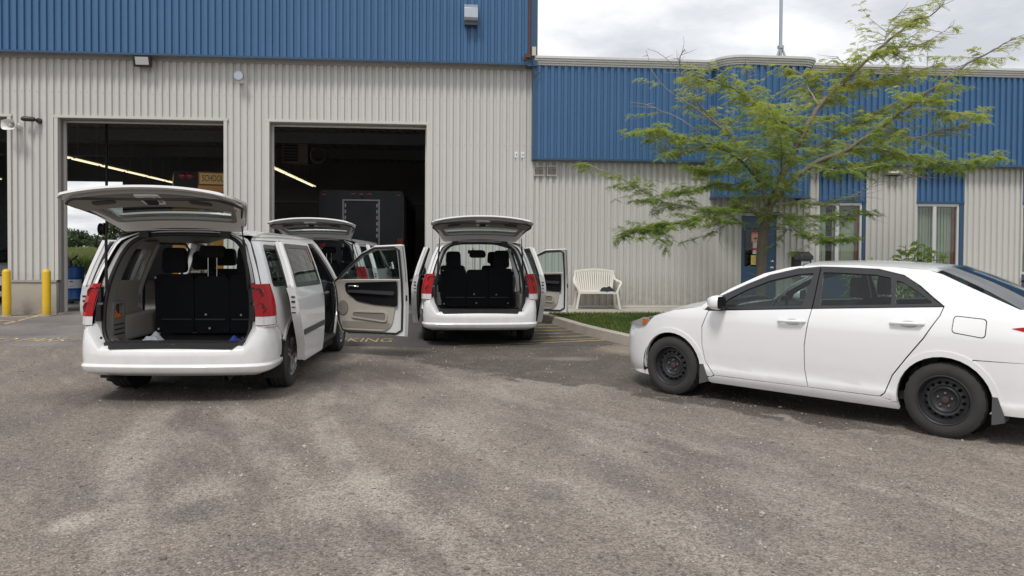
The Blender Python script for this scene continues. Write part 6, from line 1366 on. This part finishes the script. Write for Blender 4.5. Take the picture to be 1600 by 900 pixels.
# ================================================================ SHRUBS BEHIND THE SEDAN
def big_leaf(vs, fs, p, d, L_, w_, droop):
    up = Vector((0, 0, 1)); s_ = d.cross(up).normalized(); nn = s_.cross(d).normalized(); ra = random.uniform(-1.1, 1.1); s_ = s_*cos(ra)+nn*sin(ra); k = len(vs); n_ = 4; pts = []
    for i in range(n_+1):
        t_ = i/n_; c_ = p+d*L_*t_+Vector((0, 0, -droop*t_*t_)); hw = w_*sin(pi*min(.98, .12+.86*t_))**.8
        pts += [c_-s_*hw+Vector((0, 0, .012)), c_, c_+s_*hw+Vector((0, 0, .012))]
    vs += pts
    for i in range(n_):
        for j in (0, 1): fs.append((k+3*i+j, k+3*i+j+1, k+3*i+3+j+1, k+3*i+3+j))
def shrub(name, base, spots, m, lab, seed, L0=.19, nl=20):
    r_ = random.Random(seed); t = empty(name, base, label=lab, cat='shrub'); b0 = Vector(base); st = MB(); vs = []; fs = []
    for (x, y, h_) in spots:
        top = Vector((x, y, h_)); root = Vector((x*.5, y*.5, 0)); q = [root.lerp(top, k/5)+Vector((r_.uniform(-.02, .02), r_.uniform(-.02, .02), 0)) for k in range(6)]; st.tube(q, [.012, .011, .010, .008, .007, .005], 6)
        for k in range(nl):
            t_ = .25+.75*k/nl; p = root.lerp(top, t_); a = k*2.4+r_.uniform(-.3, .3); d = Vector((cos(a), sin(a), r_.uniform(-.05, .7))).normalized(); big_leaf(vs, fs, p, d, L0*r_.uniform(.6, 1.1), L0*.24, L0*r_.uniform(.2, .5))
    st.build('stem', bark, t, 50); b = MB(); b.add(vs, fs); o_ = b.build('leaves', m, t, 70); o_['kind'] = 'stuff'; return t
lm = leaf_mat('shrub_leaf', (.15, .25, .05), (.33, .45, .13), 5, .45)
shrub('leafy_shrub', at(1432, 520, 15.4).xy.to_3d()+Vector((0, 0, .14)), [(-.36, 0, 1.46), (-.22, .1, 1.56), (-.10, -.1, 1.62), (.02, .05, 1.66), (.14, 0, 1.58), (.30, 0, 1.52), (.44, .1, 1.46), (-.45, .1, 1.36), (.1, -.2, 1.5), (-.2, -.2, 1.45), (.5, -.1, 1.4)], lm, 'leafy green shrub rising behind the sedan roof under the window', 21)
shrub('leafy_shrub', at(1352, 520, 13.6).xy.to_3d()+Vector((0, 0, .14)), [(-.22, 0, 1.20), (-.08, .1, 1.30), (.05, -.1, 1.34), (.18, .05, 1.24), (.30, 0, 1.16), (-.32, .1, 1.05), (.45, .1, 1.1), (.6, -.1, 1.15), (.8, 0, 1.2), (1.0, 0, 1.15)], lm, 'light green shrub seen through the sedan rear side window', 22, .15)
shrub('red_leaved_shrub', at(1597, 520, 14.6).xy.to_3d()+Vector((0, 0, .14)), [(-.05, 0, .95), (.06, .05, .90), (.0, -.1, .80)], leaf_mat('red_leaf', (.07, .02, .02), (.16, .05, .04), 6, .3), 'dark red leaved shrub at the right edge behind the sedan boot', 23, .14, 9)

# ================================================================ FIELD AND FAR TREES
rf = random.Random(8); vs = []; fs = []
for _ in range(26000):
    y = 44+ (rf.random()**1.6)*190; x = y*rf.uniform(-.60, -.36); h_ = rf.uniform(.7, 1.25); w_ = .05+y*.0009; a = rf.uniform(0, pi); le = rf.uniform(-.3, .3)
    k = len(vs); c_, s_ = cos(a)*w_, sin(a)*w_; vs += [(x-c_, y-s_, 0), (x+c_, y+s_, 0), (x+c_*.9+le, y+s_*.9, h_*.7), (x+le*1.8, y, h_)]; fs.append((k, k+1, k+2, k+3))
m_ = MB(); m_.add(vs, fs); o = m_.build('crop_field', leaf_mat('crop_leaf', (.07, .11, .03), (.19, .22, .075), .35, .3)); tag(o, 'green crop field seen through the far open door', 'field', kind='stuff')
ftl = leaf_mat('far_tree_leaf', (.035, .06, .028), (.085, .12, .055), .8, .25)
def far_tree(x, y, H_, W_, lab, seed):
    r_ = random.Random(seed); t = empty('far_tree', (x, y, 0), label=lab, cat='tree', group='trees beyond the field'); MB().tube([(0, 0, 0), (.05*H_*.2, 0, H_*.35), (0, 0, H_*.75)], [.03*H_, .022*H_, .006*H_], 7).build('trunk', bark, t, 60)
    vs = []; fs = []
    cl = [(Vector((r_.uniform(-.5, .5)*W_, r_.uniform(-.5, .5)*W_, H_*r_.uniform(.38, .85))), r_.uniform(.16, .30)*W_) for _ in range(9)]+[(Vector((0, 0, H_*.85)), .22*W_)]
    for c_, r0 in cl:
        for _ in range(70):
            d = Vector((r_.gauss(0, 1), r_.gauss(0, 1), r_.gauss(0, .8))).normalized()*r0*r_.uniform(.55, 1.08); p = c_+d; a = Vector((r_.gauss(0, 1), r_.gauss(0, 1), r_.gauss(0, 1))).normalized()*W_*.05; b = a.cross(Vector((r_.gauss(0, 1), r_.gauss(0, 1), r_.gauss(0, 1)))).normalized()*W_*.04
            k = len(vs); vs += [p-a-b, p+a-b, p+a+b, p-a+b]; fs.append((k, k+1, k+2, k+3))
    b_ = MB(); b_.add(vs, fs); o_ = b_.build('crown', ftl, t); return t
for i, (px, dpt, H_, W_) in enumerate(((104, 260, 6.8, 7), (112, 270, 6.0, 6.5), (120, 255, 6.4, 7), (128, 265, 5.4, 5), (139, 258, 4.9, 5), (148, 262, 5.2, 5), (157, 268, 4.4, 5), (168, 250, 4.6, 6))):
    p = at(px, 384, dpt); far_tree(p.x, p.y, H_, W_, 'distant dark green tree beyond the field, %s from the left' % ORD[i], 40+i)
p = at(186, 384, 100); far_tree(p.x, p.y, 5.6, 3.4, 'nearer bushy tree beside the van, seen through the far door', 60)

# ================================================================ LOOSE STONES
rs_ = random.Random(17); vs = []; fs = []
ico = [(0, 0, 1), (.89, 0, .45), (.28, .85, .45), (-.72, .53, .45), (-.72, -.53, .45), (.28, -.85, .45), (.72, .53, -.45), (-.28, .85, -.45), (-.89, 0, -.45), (-.28, -.85, -.45), (.72, -.53, -.45)]
ifc = [(0, 1, 2), (0, 2, 3), (0, 3, 4), (0, 4, 5), (0, 5, 1), (1, 6, 2), (2, 7, 3), (3, 8, 4), (4, 9, 5), (5, 10, 1), (2, 6, 7), (3, 7, 8), (4, 8, 9), (5, 9, 10), (1, 10, 6)]
for _ in range(17000):
    y = 2.6+10*rs_.random()**1.5; x = rs_.uniform(-.85, .95)*(y+.6)
    if rs_.random() < .4: x = x*.5+1.2*sin(y*1.7)+rs_.gauss(0, .6)
    r_ = min(.022, .0035*math.exp(rs_.gauss(0, .5))+.0015); sc = (r_*rs_.uniform(.8, 1.4), r_*rs_.uniform(.8, 1.4), r_*rs_.uniform(.5, .9)); a = rs_.uniform(0, 6.28); k = len(vs); z = gz(x, y)+sc[2]*.3
    for ix, iy, iz in ico: q = rs_.uniform(.8, 1.15); vs.append((x+(ix*cos(a)*sc[0]-iy*sin(a)*sc[1])*q, y+(ix*sin(a)*sc[0]+iy*cos(a)*sc[1])*q, z+iz*sc[2]*q))
    fs += [tuple(k+j for j in f) for f in ifc]
def stone_mat():
    m, nt, b = _nt('loose_stone'); g = NG(nt); P = nt.nodes.new('ShaderNodeNewGeometry').outputs['Position']; c = g.xyz(g.voro(P, 9, 'Color'))[0]; n = g.noise(P, 7, 2)
    nt.links.new(g.mix(g.rng(c, .2, .95), g.mix(n, (.10, .095, .09), (.20, .17, .14)), (.42, .39, .35)), b.inputs['Base Color']); b.inputs['Roughness'].default_value = .9; return m
m_ = MB(); m_.add(vs, fs); o = m_.build('loose_gravel', stone_mat()); tag(o, 'loose gravel chips scattered over the lot', 'gravel', kind='stuff')
